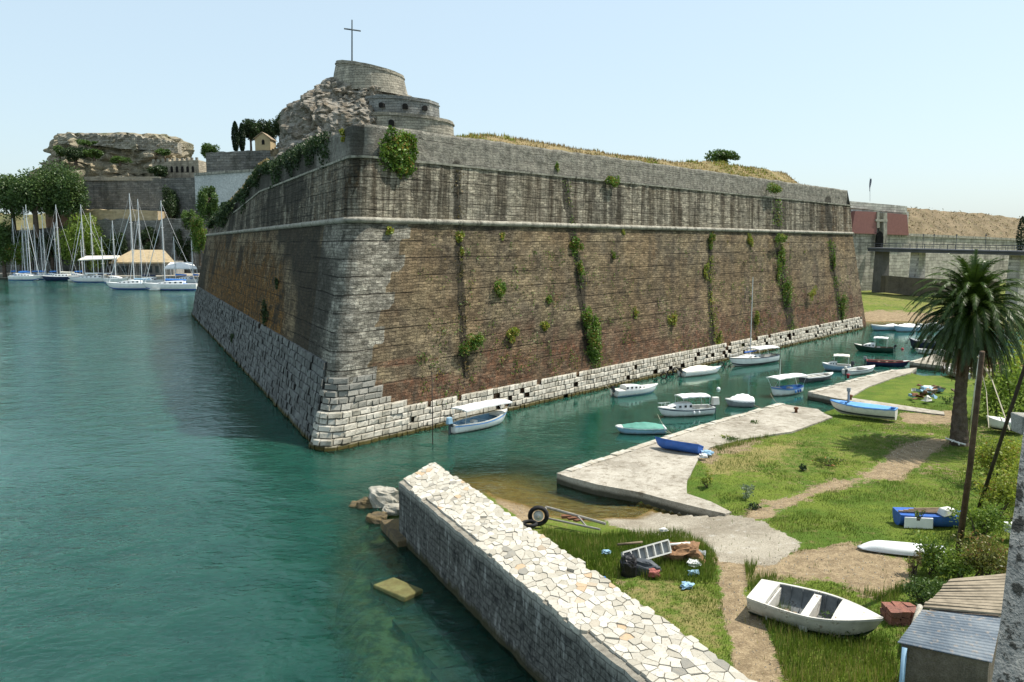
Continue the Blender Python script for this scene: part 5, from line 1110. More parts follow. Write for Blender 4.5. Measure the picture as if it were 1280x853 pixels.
# rubbish heap by the reeds
for i in range(34):
    px, py = rng.normal(1163, 13), rng.normal(488, 4.0); p = G(px, py, .72 + rng.uniform(0, .3)); mt_ = [RUST, OLDWH, WOOD, LBLUE, paint('scrap_brown', (.25, .13, .08), .9)][rng.randint(4)]
    if i == 0: heap = thing('rubbish_heap', G(1163, 490, .6), 'heap of rusty and white rubbish in the reeds left of the palm trunk', 'rubbish heap')
    mb = MB(); mb.box(p, (rng.uniform(.3, .9), rng.uniform(.2, .5), rng.uniform(.05, .3)), rng.uniform(0, 3), jit=.12, ry=rng.uniform(-.4, .4)); mb.build('scrap', mt_, heap)
# stone/brick block
BRK = stone('red_brick_block', (.28, .12, .085), (.20, .10, .08), 2.5, c3=(.36, .2, .15), bd=.04)
mb = MB(); c = G(1126, 765, 1.35)
for k in range(3):
    for i in range(3):
        for j in range(2): mb.box(c + ((i - 1) * .36 + rng.uniform(-.02, .02), (j - .5) * .42, -.36 + k * .22), (.33, .40, .19), rng.uniform(-.08, .08), jit=.03)
tag(mb.build('brick_stack', BRK), 'stack of reddish brick blocks between the big dinghy and the shed', 'brick stack')
# shed
ROOFB = SH('corrugated_blue'); n_ = ROOFB.noise(scale=1.2, detail=6); n2 = ROOFB.noise(scale=6, detail=5)
ROOFB = ROOFB.pr(ROOFB.mix(ROOFB.ss(n2, .55, .7, 0, .6), ROOFB.mix(ROOFB.ss(n_, .4, .6), (.085, .115, .145), (.15, .18, .205)), (.30, .25, .2)), .55, ROOFB.bump(n2, .01), .1)
SLATR = paint('slatted_roof', (.30, .25, .18), .9, .4, 3)
SHW = stone('shed_wall', (.12, .10, .08), (.19, .165, .14), 1.2, bd=.05)
r0, r1, r2, r3 = G(1122, 803, 3.15), G(1240, 828, 3.15), G(1252, 772, 3.45), G(1153, 762, 3.45)
shed = thing('waterfront_shed', (r0 + r1) / 2 * (1, 1, 0) + (0, 0, 1), 'low shed with corrugated blue grey roof in the lower right corner', 'shed')
def corrugated(mb, A, B, C_, D_, n, amp):        # A-B eave, D-C ridge
    for s_ in (0, 1):
        R_ = []
        for i in range(n * 6 + 1):
            q = i / (n * 6); z = amp * math.sin(2 * PI * i / 6)
            e, r = A + (B - A) * q, D_ + (C_ - D_) * q; R_.append([e + (r - e) * k / 4 + (0, 0, z - .02 * s_ + .0) for k in range(5)])
        R_ = np.array(R_); mb.grid(R_ if s_ else R_[:, ::-1])
mb = MB(); corrugated(mb, r0, r3, r2, r1, 15, .022); mb.build('corrugated_roof', ROOFB, shed, smooth=True)
mb = MB(); s0, s1, s2, s3 = r3 + (0, 0, .1), r2 + (0, 0, .12), G(1262, 716, 3.9), G(1190, 722, 3.9)
for k in range(13):
    q0, q1 = k / 13, (k + .62) / 13; e0, e1 = s0 + (s3 - s0) * q0, s1 + (s2 - s1) * q0; f0, f1 = s0 + (s3 - s0) * q1, s1 + (s2 - s1) * q1
    j = rng.uniform(-.03, .03, 3); P = [e0 + j, e1, f1 + (0, 0, .02), f0 + j]; mb.add(np.r_[np.array(P), np.array(P) - (0, 0, .05)], [(0, 1, 2, 3), (7, 6, 5, 4), (0, 4, 5, 1), (1, 5, 6, 2), (2, 6, 7, 3), (3, 7, 4, 0)])
mb.build('slatted_roof', SLATR, shed)
mb = MB(); i_ = .12; c_ = (r0 + r1 + r2 + r3) / 4
base = np.array([c_ + (q - c_) * .93 for q in (r0, r1, s2, s3)]); mb.prism(base, .5, base[:, 2] - .07); mb.build('wall', SHW, shed)
pl_('drain_pipe', r0 + (.15, -.1, -.1), r0 + (-.1, -.5, -2.2), .07, .07, LBLUE, 'pale blue pipe leaning on the shed front', 'pipe')
pl_('fallen_post', G(1150, 758, 2.1), G(1137, 800, 1.6), .09, .09, PALE, 'pale fallen post between the brick stack and the shed', 'post')
# near buttress at the right edge
PIER = SH('buttress_render'); n1 = PIER.noise(scale=.9, detail=6, rough=.7); n2 = PIER.noise(scale=4, detail=6, rough=.7); n3 = PIER.noise(scale=16, detail=4)
pc = PIER.mix(PIER.ss(n1, .4, .62), (.13, .14, .14), (.215, .22, .21)); pc = PIER.mix(PIER.ss(n2, .50, .57), pc, (.025, .027, .025)); pc = PIER.mix(PIER.ss(n1, .36, .3), pc, (.05, .05, .045)); PIER = PIER.pr(PIER.mul(pc, PIER.rng(n3, .3, .7, .75, 1.25)), .95, PIER.bump(PIER.math('ADD', n2, n3), .05), spec=.1)
t0, t1 = D(1283, 520, 12.5), D(1238, 853, 10.4); dn = (t1 - t0); bot = t0 + dn * ((t0[2] - .8) / (t0[2] - t1[2]))
mb = MB(); nz = 26; ring = []
for k in range(nz + 1):
    q = k / nz; e = bot + (t0 - bot) * q; row = []
    o_ = [(0, 0), (1.9, .25), (4.8, 2.9), (2.5, 3.0)]
    for a_, b_ in zip(o_, o_[1:] + o_[:1]):
        for s_ in range(8): x_, y_ = a_[0] + (b_[0] - a_[0]) * s_ / 8, a_[1] + (b_[1] - a_[1]) * s_ / 8; row.append(e + (x_ + .05 * (vnoise(x_ * 3 + 9, y_ * 3 + k * .4, 1., 3) - .5) * 2, y_, 0))
    ring.append(row)
mb.grid(np.array(ring), wrap=True); mb.add(ring[-1], [tuple(range(32))]); o = tag(mb.build('stone_buttress', PIER), 'grey mottled stone buttress with black lichen cutting the right edge', 'buttress')
mb = MB(); mb.box(D(1287, 531, 13.2), (.42, .42, .32), jit=.02); tag(mb.build('coping_stone', stone('block_grey', (.36, .35, .31), (.28, .27, .24), 2), bevel=.03), 'pale square block on top of the mottled buttress', 'stone block')
# poles
p0, p1 = G(1196, 705, 1.0), D(1228, 440, 28.); pl_('leaning_pole', p0, p1, .13, .09, stone('pole_timber', (.06, .04, .028), (.11, .075, .05), 3, bd=.03), 'dark wooden pole leaning to the right in front of the palm trunk', mid=(p0 + p1) / 2 + (.06, 0, 0))
p0, p1 = G(1222, 640, 1.0), D(1292, 425, 30.); pl_('slanting_pole', p0, p1, .09, .07, DKWOOD, 'thin dark pole slanting steeply at the right edge of the view')
p0, p1 = G(1210, 553, .5), D(1224, 444, 50); pl_('white_pipe', p0, p1, .05, .04, OLDWH, 'thin pale post beside the palm trunk', 'post')
mb = MB(); q0 = D(1222, 446, 46.); mb.tube([q0, D(1240, 475, 46.), D(1262, 538, 42.)], .035, 5); tag(mb.build('rope', ROPE), 'pale rope slung from the post beside the palm', 'rope')
mb = MB(); mb.tube([D(1224, 452, 46.), D(1233, 490, 45), D(1236, 535, 42.)], .02, 5); tag(mb.build('rope', ROPE), 'thin slack rope hanging straight down beside the palm', 'rope')
mb = MB(); mb.tube([G(1182, 548, 1.0), G(1196, 553, .9), G(1207, 556, .8)], .06, 6); mb.tube([G(1190, 552, .95), G(1196, 548, .9), G(1199, 556, .8)], .05, 6); tag(mb.build('white_branch', OLDWH), 'forked whitened branch lying against the foot of the palm', 'branch')
rock(1270, 660, 1.6, .45, 'white plastic sack lying in the bramble at the right', WHITE, 'white_sack', sq=(1, .6, .5))
# ------------------------------------------------------------------ palm
def palm(base, top, label):
    t = thing('palm_tree', base, label, 'palm tree'); mb = MB(); n = 40; pts = [base + (top - base) * q + np.array([-.25 * math.sin(PI * q), 0, 0]) for q in np.linspace(-.03, 1, n)]
    rr = [.62 - .26 * min(1, q * 2.5) + .18 * max(0, q - .8) * 5 * .8 + .035 * (i % 2) for i, q in enumerate(np.linspace(0, 1, n))]
    mb.tube(pts, rr, 14); mb.build('trunk', BARK, t)
    lf, dead, rac, rd = MB(), MB(), MB(), MB(); r = np.random.RandomState(11); Q, T, Qd, Td = [], [], [], []
    NF = 290
    for k in range(NF):
        az = k * 2.39996 + r.uniform(-.1, .1); q = k / NF; el = math.radians(88 - 160 * q ** .85 + r.uniform(-6, 6)); L = r.uniform(4.0, 4.7) * (1 if q < .72 else .86); dd = q > .76
        if q < .12: L *= .85
        pos = top + (0, 0, .5 - .5 * q); d = np.array([math.cos(az) * math.cos(el), math.sin(az) * math.cos(el), math.sin(el)]); pos = pos + d * .3; pts = [pos]; S = 15
        for s in range(S):
            d = d + np.array([0, 0, -1]) * (.03 + .0135 * s) * (1.1 if el > 0 else .9); d /= np.linalg.norm(d); pos = pos + d * L / S; pts.append(pos)
        pts = np.array(pts); (rd if dd else rac).tube(pts, np.linspace(.035, .01, len(pts)), 4)
        side = np.cross(d, (0, 0, 1)); side = np.array([-math.sin(az), math.cos(az), 0])
        for s in np.linspace(.12, 1, 44):
            i0 = min(S - 1, int(s * S)); p = pts[i0] + (pts[i0 + 1] - pts[i0]) * (s * S - i0 if i0 < S else 0) if i0 < S else pts[-1]; tg = pts[min(i0 + 1, S)] - pts[i0]; tg /= np.linalg.norm(tg)
            up = np.cross(side, tg); up *= np.sign(up[2] + 1e-6); ll = .50 * math.sin(PI * (.12 + .80 * s)) + .1
            for sg in (1, -1):
                v = side * sg * .62 + tg * .7 + up * r.uniform(.05, .35) + np.array([0, 0, -.45 if not dd else -.9]); v /= np.linalg.norm(v); e = p + v * ll * r.uniform(.85, 1.1); wv = tg * .045
                (Qd if dd else Q).append([p - wv, p + wv, e]); (Td if dd else T).append((np.clip(.25 + .6 * r.rand() + (.25 if q < .3 else 0), 0, 1), r.rand(), 0))
    lf.quads(np.array(Q), np.array(T)); cr = lf.build('crown', PALMG, t); rac.build('frond_ribs', PALMG, cr)
    dead.quads(np.array(Qd), np.array(Td)); dm_ = dead.build('dead_fronds', PALMB, t); rd.build('frond_ribs', PALMB, dm_)
    P, idx = clumps(top + (0, -.9, .1), (.35, .3, .7), 300, 8); fb = MB(); fb.quads(leafquads(P, .14), tints(300)); fb.build('fruit_stalks', LEAFY, t)
pb = G(1199, 556, .55); palm(pb, D(1214, 398, pb[1] + .6), 'tall date palm with dark dense crown and leaning trunk at the right')
# ------------------------------------------------------------------ shrubs at right
def bush(c, r, n, leaf, label, mat, name='bush', k=20, cat='bush', stems=8, grp=None):
    c = np.asarray(c, float); t = thing(name, c - (0, 0, r[2]), label, cat, grp); P, idx = clumps(c, r, n, k, hollow=.3); mb = MB(); mb.quads(leafquads(P, leaf), tints(n, idx)); mb.build('foliage', mat, t)
    mb = MB()
    for q in range(stems):
        e = P[rng.randint(n)]; b_ = c - (rng.uniform(-.3, .3) * r[0], rng.uniform(-.3, .3) * r[1], r[2]); mb.tube([b_, (b_ + e) / 2 + rng.uniform(-.1, .1, 3) * r, e], [.05 * r[0] * .5 + .01, .03 * r[0] * .5 + .01, .01], 5)
    mb.build('branches', BARK, t)
BRAM = leafmat('bramble', (.14, .20, .018), (.32, .37, .045), .35, c3=(.28, .18, .04))
BRAM2 = leafmat('bramble_green', (.07, .14, .016), (.22, .30, .04), .35)
def gb(px, py, z, dz=0): return G(px, py, z)
bush(G(1250, 618, 2.3), (1.7, 1.4, 1.3), 2600, .15, 'yellow green bramble behind the mottled buttress, upper right', BRAM, 'bramble', 26, 'bramble')
bush(G(1222, 650, 1.9), (1.5, 1.2, 1.0), 2600, .13, 'bright green bramble between the blue boat shell and the buttress', BRAM2, 'bramble', 24, 'bramble')
bush(G(1245, 570, 2.2), (1.9, 1.6, 1.5), 2800, .17, 'yellow green bush right of the leaning pole foot', BRAM, 'bramble', 26, 'bramble')
bush(G(1195, 705, 1.7), (1.1, .9, .8), 1800, .12, 'leafy bramble around the foot of the leaning pole', BRAM2, 'bramble', 20, 'bramble')
bush(G(1275, 590, 3.1), (1.2, 1.5, 1.6), 1500, .16, 'tall yellow leaved bush rising behind the top of the buttress', BRAM, 'bramble', 20, 'bramble')
bush(G(1235, 695, 2.2), (1.5, 1.2, 1.0), 2600, .13, 'brownish bramble spilling over the slatted shed roof', leafmat('bramble_brown', (.07, .09, .02), (.20, .20, .04), .3, c3=(.24, .13, .05)), 'bramble', 24, 'bramble')
bush(G(1167, 690, 1.9), (.85, .8, 1.0), 1600, .13, 'leafy green shrub growing in front of the white upturned boat', BRAM2, 'bramble', 16, 'bramble')
bush(G(1160, 735, 1.7), (1.0, .9, .7), 1700, .12, 'dark green undergrowth between the brick stack and the slatted roof', LEAF, 'undergrowth', 16, 'bush')
bush(G(1143, 700, 1.6), (.35, .35, .6), 320, .09, 'sparse dry twiggy shrub at the end of the white upturned boat', LEAFDRY, 'dry_shrub', 8, 'bush')
bush(G(1148, 640, 2.), (.3, .3, .4), 160, .1, 'thin reddish sprig above the blue boat shell', LEAFRED, 'sprig', 6, 'plant')
bush(G(1262, 528, 2.6) + (6, 9, 0), (4, 4, 3.2), 3200, .32, 'light green tree behind the slanting pole at the right edge', BRAM2, 'leafy_tree', 26, 'tree')
bush(G(1270, 455, 2.6) + (5, 4, 0), (5, 5, 4), 3600, .4, 'yellow green tree standing right of the palm crown', BRAM, 'leafy_tree', 26, 'tree')
bush(G(1262, 410, 3) + (4, 4, 1), (3, 4, 2.5), 1500, .4, 'dull green bush in the shade right of the farthest quay', LEAF, 'bush', 16, 'bush')
# ------------------------------------------------------------------ backdrop
def wseg(name, label, pts, thick, mat, cat='wall', n=24, jag=0., parent=None, batter=0., kind=None, back=True):
    """pts: (x, ytop, ybot, Y) pixel columns -> one thick wall"""
    pts = np.array(pts, float); s = np.linspace(0, 1, n); q = np.linspace(0, 1, len(pts)); col = [np.interp(s, q, pts[:, i]) for i in range(4)]
    T = np.array([D(a, b, d) for a, b, d in zip(col[0], col[1], col[3])]); B_ = np.array([D(a, b, d) for a, b, d in zip(col[0], col[2], col[3])])
    B_[:, 0] = T[:, 0]
    T[:, 2] += (vnoise(s * 40, s * 0, 1., 3) - .5) * jag; B_ = B_ - (0, batter, 0) * 1; Z_ = (0, thick, 0)
    rows = [B_ + (T - B_) * k / 6 for k in range(7)]; sc_ = T[0, 1] / 300
    rows = [r + np.c_[np.zeros(n), (vnoise(s * 50 + k, s * 30 + k * 3, 1, 5) - .5) * jag * .8, np.zeros(n)] for k, r in enumerate(rows)]
    rows += [T + Z_, B_ + Z_ + (0, batter, 0)]; R_ = np.array(rows); mb = MB(); mb.grid(R_)
    for e in (0, -1): mb.add(R_[:, e], [tuple(range(len(R_))) if e else tuple(range(len(R_) - 1, -1, -1))])
    o = mb.build(name, mat, parent)
    if parent is None and cat: tag(o, label, cat)
    if kind: o['kind'] = kind
    return o
ROCKM = stone('limestone_rock', (.34, .315, .27), (.20, .165, .12), .3, c3=(.46, .44, .39), stain=(.07, .07, .06), sa=.7, bd=.6)
DRYH = stone('dry_hillside', (.235, .18, .11), (.15, .115, .065), .2, c3=(.15, .15, .06), sa=.35, bd=.4)
OLDW = stone('old_fort_wall', (.20, .195, .175), (.14, .14, .13), .12, c3=(.27, .26, .22), stain=(.05, .055, .045), sa=.7, bd=.3, bw=2.2, bh=.9)
TOWW = stone('tower_masonry', (.36, .325, .255), (.26, .235, .19), .1, c3=(.42, .38, .31), stain=(.10, .10, .09), sa=.5, bd=.25, bw=1.8, bh=.8)
PLASTW = stone('whitewashed_wall', (.50, .50, .48), (.42, .425, .41), .1, bd=.1, sa=.25)
def rockmass(name, label, rows, Y, dr, mat, amp, nz=60, na=110, sharp=1., kind=None, seed=0, cat='rock'):
    rows = np.array(rows, float); zs = np.array([D(640, y, Y)[2] for y in rows[:, 0]]); xl = np.array([D(a, y, Y)[0] for y, a in rows[:, :2]]); xr = np.array([D(b, y, Y)[0] for y, b in rows[:, [0, 2]]])
    R_ = []
    for k in range(nz + 1):
        q = k / nz; z = zs[0] + (zs[-1] - zs[0]) * q; o_ = np.argsort(zs); a, b = np.interp(z, zs[o_], xl[o_]), np.interp(z, zs[o_], xr[o_]); c, h = (a + b) / 2, (b - a) / 2; row = []
        for j in range(na):
            th = 2 * PI * j / na; e = np.array([math.cos(th), math.sin(th)]); ee = np.sign(e) * np.abs(e) ** .8; P = np.array([c + h * ee[0], Y + dr * h * ee[1] + dr * 6, z])
            v = Vector(P * .09 * sharp) + Vector((seed * 7, 0, 0)); vv = Vector((v.x, v.y, v.z * .55)); dd_ = mnoise.voronoi(vv * 1.7)[0]; d2_ = mnoise.voronoi(vv * 4.3)[0]; nv = .9 * mnoise.noise(v * .8) + 1.5 * min(dd_[1] - dd_[0], .5) + .7 * min(d2_[1] - d2_[0], .5) - .5 + .18 * mnoise.noise(v * 9) - .14 * ((z / 3.3 + 2 * mnoise.noise(v)) % 1.)
            P[:2] += e * nv * amp * min(1, (1 - q) * 4 + .4); P[2] += amp * .25 * mnoise.noise(v * 3) * (1 - q * .3); row.append(P)
        R_.append(row)
    mb = MB(); mb.grid(np.array(R_), wrap=True); mb.add(R_[-1], [tuple(range(na))]); o = mb.build(name, mat); tag(o, label, cat, kind=kind); return o
# main crag
rockmass('rocky_crag', 'grey limestone crag rising behind the bastion under the round tower', [(215, 335, 600), (190, 347, 575), (168, 350, 558), (150, 353, 540), (135, 358, 522), (122, 372, 512), (112, 385, 504), (104, 398, 496), (99, 404, 490)], 272, .85, ROCKM, 3.0, sharp=1.5, nz=120, na=210)
def drum(t, nm, mat, plan_px, Y, ytop, ybot, batter=.08, dep=.7, slope=0., n=40, cren=False, poly=None):
    xl, xr = plan_px; xm = (xl + xr) / 2; A_, B_ = D(xl, ytop, Y), D(xr, ytop, Y); c = (A_ + B_) / 2; a = (B_[0] - A_[0]) / 2; z1 = D(xm, ytop, Y)[2]; z0 = D(xm, ybot, Y)[2]; R_ = []
    for z_, k in ((z0, 1 + batter), ((z0 + z1) / 2, 1 + batter / 2), (z1 - 1.1, 1.0 + batter * .05), (z1 - 1.05, 1.03), (z1 - .75, 1.03), (z1 - .7, 1.), (z1, 1.), (z1, .9), (z1 - 1, .9)):
        row = []
        for j in range(n):
            th = 2 * PI * j / n
            if poly: nn_ = poly; ph = (th % (2 * PI / nn_)) - PI / nn_; rad = math.cos(PI / nn_) / math.cos(ph)
            else: rad = 1
            x_ = c[0] + a * k * rad * math.cos(th); y_ = Y + a * dep + a * k * dep * rad * math.sin(th); row.append((x_, y_, z_ - slope * (x_ - c[0]) * (1 if z_ > z0 + .1 else .4) + .15 * mnoise.noise(Vector((x_, y_, z_)) * .5)))
        R_.append(row)
    mb = MB(); mb.grid(np.array(R_), wrap=True); mb.add(R_[-1], [tuple(range(n))]); return mb.build(nm, mat, t), (c, a, z0, z1)
tw = thing('hilltop_tower', D(456, 115, 262), 'round stone tower on the highest crag carrying the tall cross', 'tower')
drum(tw, 'tower_wall', TOWW, (413, 500), 264, 79, 113, .14, .8, .20)
tb = thing('gun_battery', D(500, 150, 256), 'polygonal stone battery with dark arched openings below the round tower', 'battery')
w1, (c1, a1_, z0_, z1_) = drum(tb, 'upper_battery_wall', stone('battery_grey', (.235, .235, .22), (.18, .18, .165), .12, c3=(.30, .285, .24), stain=(.09, .09, .085), sa=.5, bd=.2, bw=1.8, bh=.8), (448, 545), 255, 119, 141, .02, .8, .07, poly=9)
drum(tb, 'lower_battery_wall', TOWW, (446, 563), 252, 141, 172, .02, .85, .075)
def arch(t, nm, p, w_, h_, dpt, mat, face=(0, -1)):
    f2 = np.array([*face, 0.]); f2 /= np.linalg.norm(f2); s_ = np.array([-f2[1], f2[0], 0]); pr = [(-w_ / 2, 0), (w_ / 2, 0), (w_ / 2, h_ * .6)] + [(w_ / 2 * math.cos(a), h_ * .6 + h_ * .4 * math.sin(a)) for a in np.linspace(.3, PI - .3, 6)] + [(-w_ / 2, h_ * .6)]
    P = np.array([p + s_ * a + np.array([0, 0, b]) for a, b in pr]); k = len(P); mb = MB(); mb.add(np.r_[P + f2 * .06, P - f2 * dpt], [tuple(range(k)), tuple(range(2 * k - 1, k - 1, -1))] + [(i, k + i, k + (i + 1) % k, (i + 1) % k) for i in range(k)]); return mb.build(nm, mat, t)
DARKO = paint('dark_opening', (.012, .011, .01), .95)
def drumface(cx, Y, xl, xr, dep):            # y of the front of an elliptic drum at pixel column
    a = (D(xr, 130, Y)[0] - D(xl, 130, Y)[0]) / 2; c = (D(xr, 130, Y)[0] + D(xl, 130, Y)[0]) / 2; x = D(cx, 130, Y)[0]; q = np.clip((x - c) / a, -.98, .98); return Y + a * dep - a * dep * math.sqrt(1 - q * q), x
for (px, py, w_, h_, r_) in ((477, 134, 1.6, 1.5, 0), (507, 136, 1.7, 1.6, 0), (532, 138, 1.6, 1.5, 0)):
    y_, x_ = drumface(px, 255, 448, 545, .8); p = D(px, py, y_ + .4); arch(tb, 'gun_port', p - (0, 1.1, .2), w_, h_, 1.5, DARKO, ((x_ - c1[0]) / a1_ * .8, -1))
y_, x_ = drumface(489, 252, 446, 563, .85); arch(tb, 'gun_port', D(489, 157, y_ - .9), 1.7, 1.8, 1.5, DARKO)
# cross
p = D(440, 76, 268); t = thing('hilltop_cross', p, 'tall thin metal cross standing on the round tower', 'cross'); CRS = paint('cross_metal', (.10, .12, .13), .6)
top = D(440, 25, 268); mb = MB(); mb.tube([p - (0, 0, 2.), p, top], [.30, .27, .2], 6); mb.build('post', CRS, t); mb = MB(); mb.tube([D(430, 36, 267.5), D(451, 39, 268.5)], .24, 6); mb.build('crossbar', CRS, t)
# dark wall, white retaining wall, chapel, cypresses, pines
HILLG = stone('scrub_hill', (.10, .11, .045), (.15, .13, .06), .07, c3=(.20, .17, .09), bd=.5)
mb = MB(); xs = np.linspace(-330, -30, 90); ys = np.linspace(322, 460, 40); X, Y = np.meshgrid(xs, ys); zt = 1.2 + 28 * sm(Y, 345, 430) * (X < 0) + (vnoise(X, Y, .06, 2) - .5) * 8 * sm(Y, 325, 350); zt = zt + 14 * sm(X, -150, -90) * sm(Y, 330, 400); mb.grid(np.stack([X, Y, zt], -1)); struct(mb.build('hill', HILLG, smooth=True))
mb = MB(); xs = np.linspace(-118, -10, 60); ys = np.linspace(274, 322, 16); X, Y = np.meshgrid(xs, ys); zt = 46 * sm(X, -108, -85) * sm(Y, 274, 290) + (vnoise(X, Y, .1, 3) - .5) * 3; mb.grid(np.stack([X, Y + 6, zt], -1)); struct(mb.build('hill', HILLG, smooth=True))
wseg('bastion_wall', 'dark grey stone wall below the ochre chapel', [(257, 191, 220, 282), (300, 189, 218, 280), (343, 188, 216, 280)], 12, OLDW, jag=.6)
wseg('white_wall', 'pale bluish retaining wall left of the bastion top', [(243, 219, 262, 272), (300, 215, 262, 268), (350, 212, 262, 264)], 6, PLASTW, jag=.2)
wseg('wall_coping', 'grey coping on top of the pale retaining wall', [(242, 216.5, 219.5, 271.5), (300, 212.5, 215.5, 267.5), (350, 209.5, 212.5, 263.5)], 7, CORD)
wseg('dry_bank', 'dry grassy bank right of the dark wall under the crag', [(338, 188, 225, 262), (350, 185, 225, 260), (372, 183, 225, 258)], 14, DRYH, 'bank', jag=2.2)
ch = thing('ochre_chapel', D(329, 188, 284), 'tiny ochre chapel with a pitched roof beside the pines', 'chapel'); OCH = stone('ochre_plaster', (.46, .36, .21), (.38, .30, .18), .3, bd=.05, sa=.2)
A_, B_ = D(319, 187, 284), D(338, 187, 284); W_ = B_[0] - A_[0]; zt = D(329, 173, 284)[2]; zr = D(329, 166, 284)[2]; z0 = A_[2] - 1; mb = MB()
P = [(A_[0], 284, z0), (B_[0], 284, z0), (B_[0], 284, zt), ((A_[0] + B_[0]) / 2, 284, zr), (A_[0], 284, zt)]; P = np.array(P); mb.add(np.r_[P, P + (0, 7, 0)], [(0, 1, 2, 3, 4), (9, 8, 7, 6, 5), (1, 6, 7, 2), (0, 4, 9, 5), (0, 5, 6, 1)]); mb.build('wall', OCH, ch)
mb = MB(); xm = (A_[0] + B_[0]) / 2
for sg, X0 in ((-1, A_[0] - .4), (1, B_[0] + .4)):
    P = np.array([(xm, 283.5, zr + .25), (X0, 283.5, zt - .1), (X0, 291.5, zt - .1), (xm, 291.5, zr + .25)]); mb.add(np.r_[P, P - (0, 0, .25)], [(0, 1, 2, 3), (7, 6, 5, 4), (0, 4, 5, 1), (1, 5, 6, 2), (2, 6, 7, 3), (3, 7, 4, 0)])
mb.build('roof', stone('chapel_tiles', (.34, .26, .17), (.25, .2, .14), 1, bd=.05), ch); arch(ch, 'window', D(329, 181, 283.95), 1.0, 1.8, .5, DARKO)
def tree(name, label, x, ybase, ytop, Y, wpx, mat, n=2200, leaf=.8, kind='round', cat='tree', k=26, grp=None):
    b_, tp = D(x, ybase, Y), D(x, ytop, Y); h = tp[2] - b_[2]; r = wpx / 2 * Y / 1000; t = thing(name, b_, label, cat, grp)
    if kind == 'cypress':
        z = rng.uniform(0, 1, n) ** 1.1; rad = r * (np.sin(PI * np.clip(z * .93 + .07, 0, 1)) ** .55) * rng.uniform(.55, 1.05, n); a_ = rng.uniform(0, 2 * PI, n); P = np.stack([b_[0] + rad * np.cos(a_), b_[1] + rad * np.sin(a_), b_[2] + h * (.04 + .96 * z)], 1); idx = (z * 12).astype(int)
        q_ = leafquads(P, leaf, .4); 
    elif kind == 'pine':
        P, idx = clumps(b_ + (0, 0, h * .62), (r, r * .9, h * .38), n, k, hollow=.5); q_ = leafquads(P, leaf)
    else: P, idx = clumps(b_ + (0, 0, h * .58), (r, r * .9, h * .45), n, k, hollow=.5); q_ = leafquads(P, leaf)
    mb = MB(); mb.quads(q_, tints(n, idx)); mb.build('crown', mat, t)
    mb = MB(); mb.tube([b_ - (0, 0, .6), b_ + (0, 0, h * .3), b_ + (0, 0, h * .65)], [r * .10 + .08, r * .08 + .06, .1], 7)
    if kind != 'cypress':
        for q in range(8): e = P[rng.randint(n)]; s_ = b_ + (0, 0, h * rng.uniform(.25, .5)); mb.tube([s_, (s_ + e) / 2 + (0, 0, .3), e], [r * .05 + .03, r * .03 + .02, .03], 5)
    mb.build('trunk', BARK, t); return t
tree('cypress_tree', 'taller left cypress of the pair beside the ochre chapel', 295, 190, 152, 284, 9, CYP, 5000, .6, 'cypress', 'cypress')
tree('cypress_tree', 'right cypress of the pair beside the ochre chapel', 303, 190, 154, 287, 8, CYP, 4200, .6, 'cypress', 'cypress')
tree('pine_tree', 'dark pine directly left of the ochre chapel', 314, 190, 148, 292, 26, LEAFD, 6000, .65, 'pine', 'pine')
tree('pine_tree', 'dark pine behind the ochre chapel roof', 332, 190, 146, 300, 30, LEAFD, 6500, .65, 'pine', 'pine')
tree('pine_tree', 'slim dark pine against the left side of the crag', 350, 190, 139, 292, 16, LEAFD, 4500, .65, 'pine', 'pine')
tree('round_tree', 'pale green round tree at the left end of the dark wall', 262, 206, 177, 300, 30, LEAF, 4500, .6, 'round', 'tree')
tree('olive_tree', 'green tree at the far broken end of the bastion', 262, 285, 230, 230, 30, LEAF, 7000, .55, 'round', 'tree')
tree('leafy_bush', 'yellow green bush leaning out beside the far end of the bastion', 250, 330, 262, 236, 24, LEAFIVY, 6000, .5, 'round', 'tree')
# left fort hill
rockmass('fort_hill', 'rocky flat topped fort hill at the far left with ruined walls', [(262, 60, 268), (228, 55, 262), (212, 56, 250), (200, 62, 236), (190, 66, 228), (180, 70, 224), (174, 72, 220), (170, 76, 214)], 372, .6, stone('hill_rock', (.34, .29, .20), (.24, .215, .16), .1, c3=(.42, .38, .29), stain=(.09, .10, .055), sa=.85, bd=.8), 6., sharp=1.1, seed=3)
wseg('ruined_wall', 'ruined crenellated wall along the top of the far left fort hill', [(72, 168, 180, 360), (120, 169, 182, 358), (150, 168, 186, 356), (190, 173, 188, 356), (222, 178, 192, 358)], 4, TOWW, jag=2.5, n=60)
fw = wseg('fort_wall', 'tall dark fort wall below the long windowed building', [(105, 225, 272, 345), (170, 224, 285, 343), (250, 222, 300, 340)], 10, OLDW, jag=.6)
wseg('terrace_wall', 'light parapet along the top of the tall dark fort wall', [(105, 221, 226, 344), (200, 221, 226, 342)], 3, stone('pale_parapet', (.36, .32, .24), (.28, .25, .2), .2), jag=.3)
wb = thing('windowed_building', D(220, 224, 350), 'long stone building with a row of arched windows on the left hill', 'building')
wseg('wall', '', [(190, 203, 226, 350), (248, 200, 226, 347)], 10, stone('building_stone', (.38, .33, .25), (.30, .26, .2), .2, bd=.1, bw=2, bh=.8), None, parent=wb, n=10, jag=.1)
for i in range(8):
    px = 195 + i * 6.6; Yw = 350 - 3 * (px - 190) / 58; arch(wb, 'window', D(px, 215.5, Yw - .15), 1.05, 2.6, .4, DARKO)
mb = MB()
for i in range(10): px = 192 + i * 6; mb.box(D(px, 201.5 - i * .25, 349.5), (.9, 1., 1.5))
mb.build('battlement', TOWW, wb)
pt = struct(wseg('terrace', '', [(95, 262, 274, 330), (150, 262, 277, 328), (197, 264, 277, 327)], 14, STRAW, None, jag=.8))
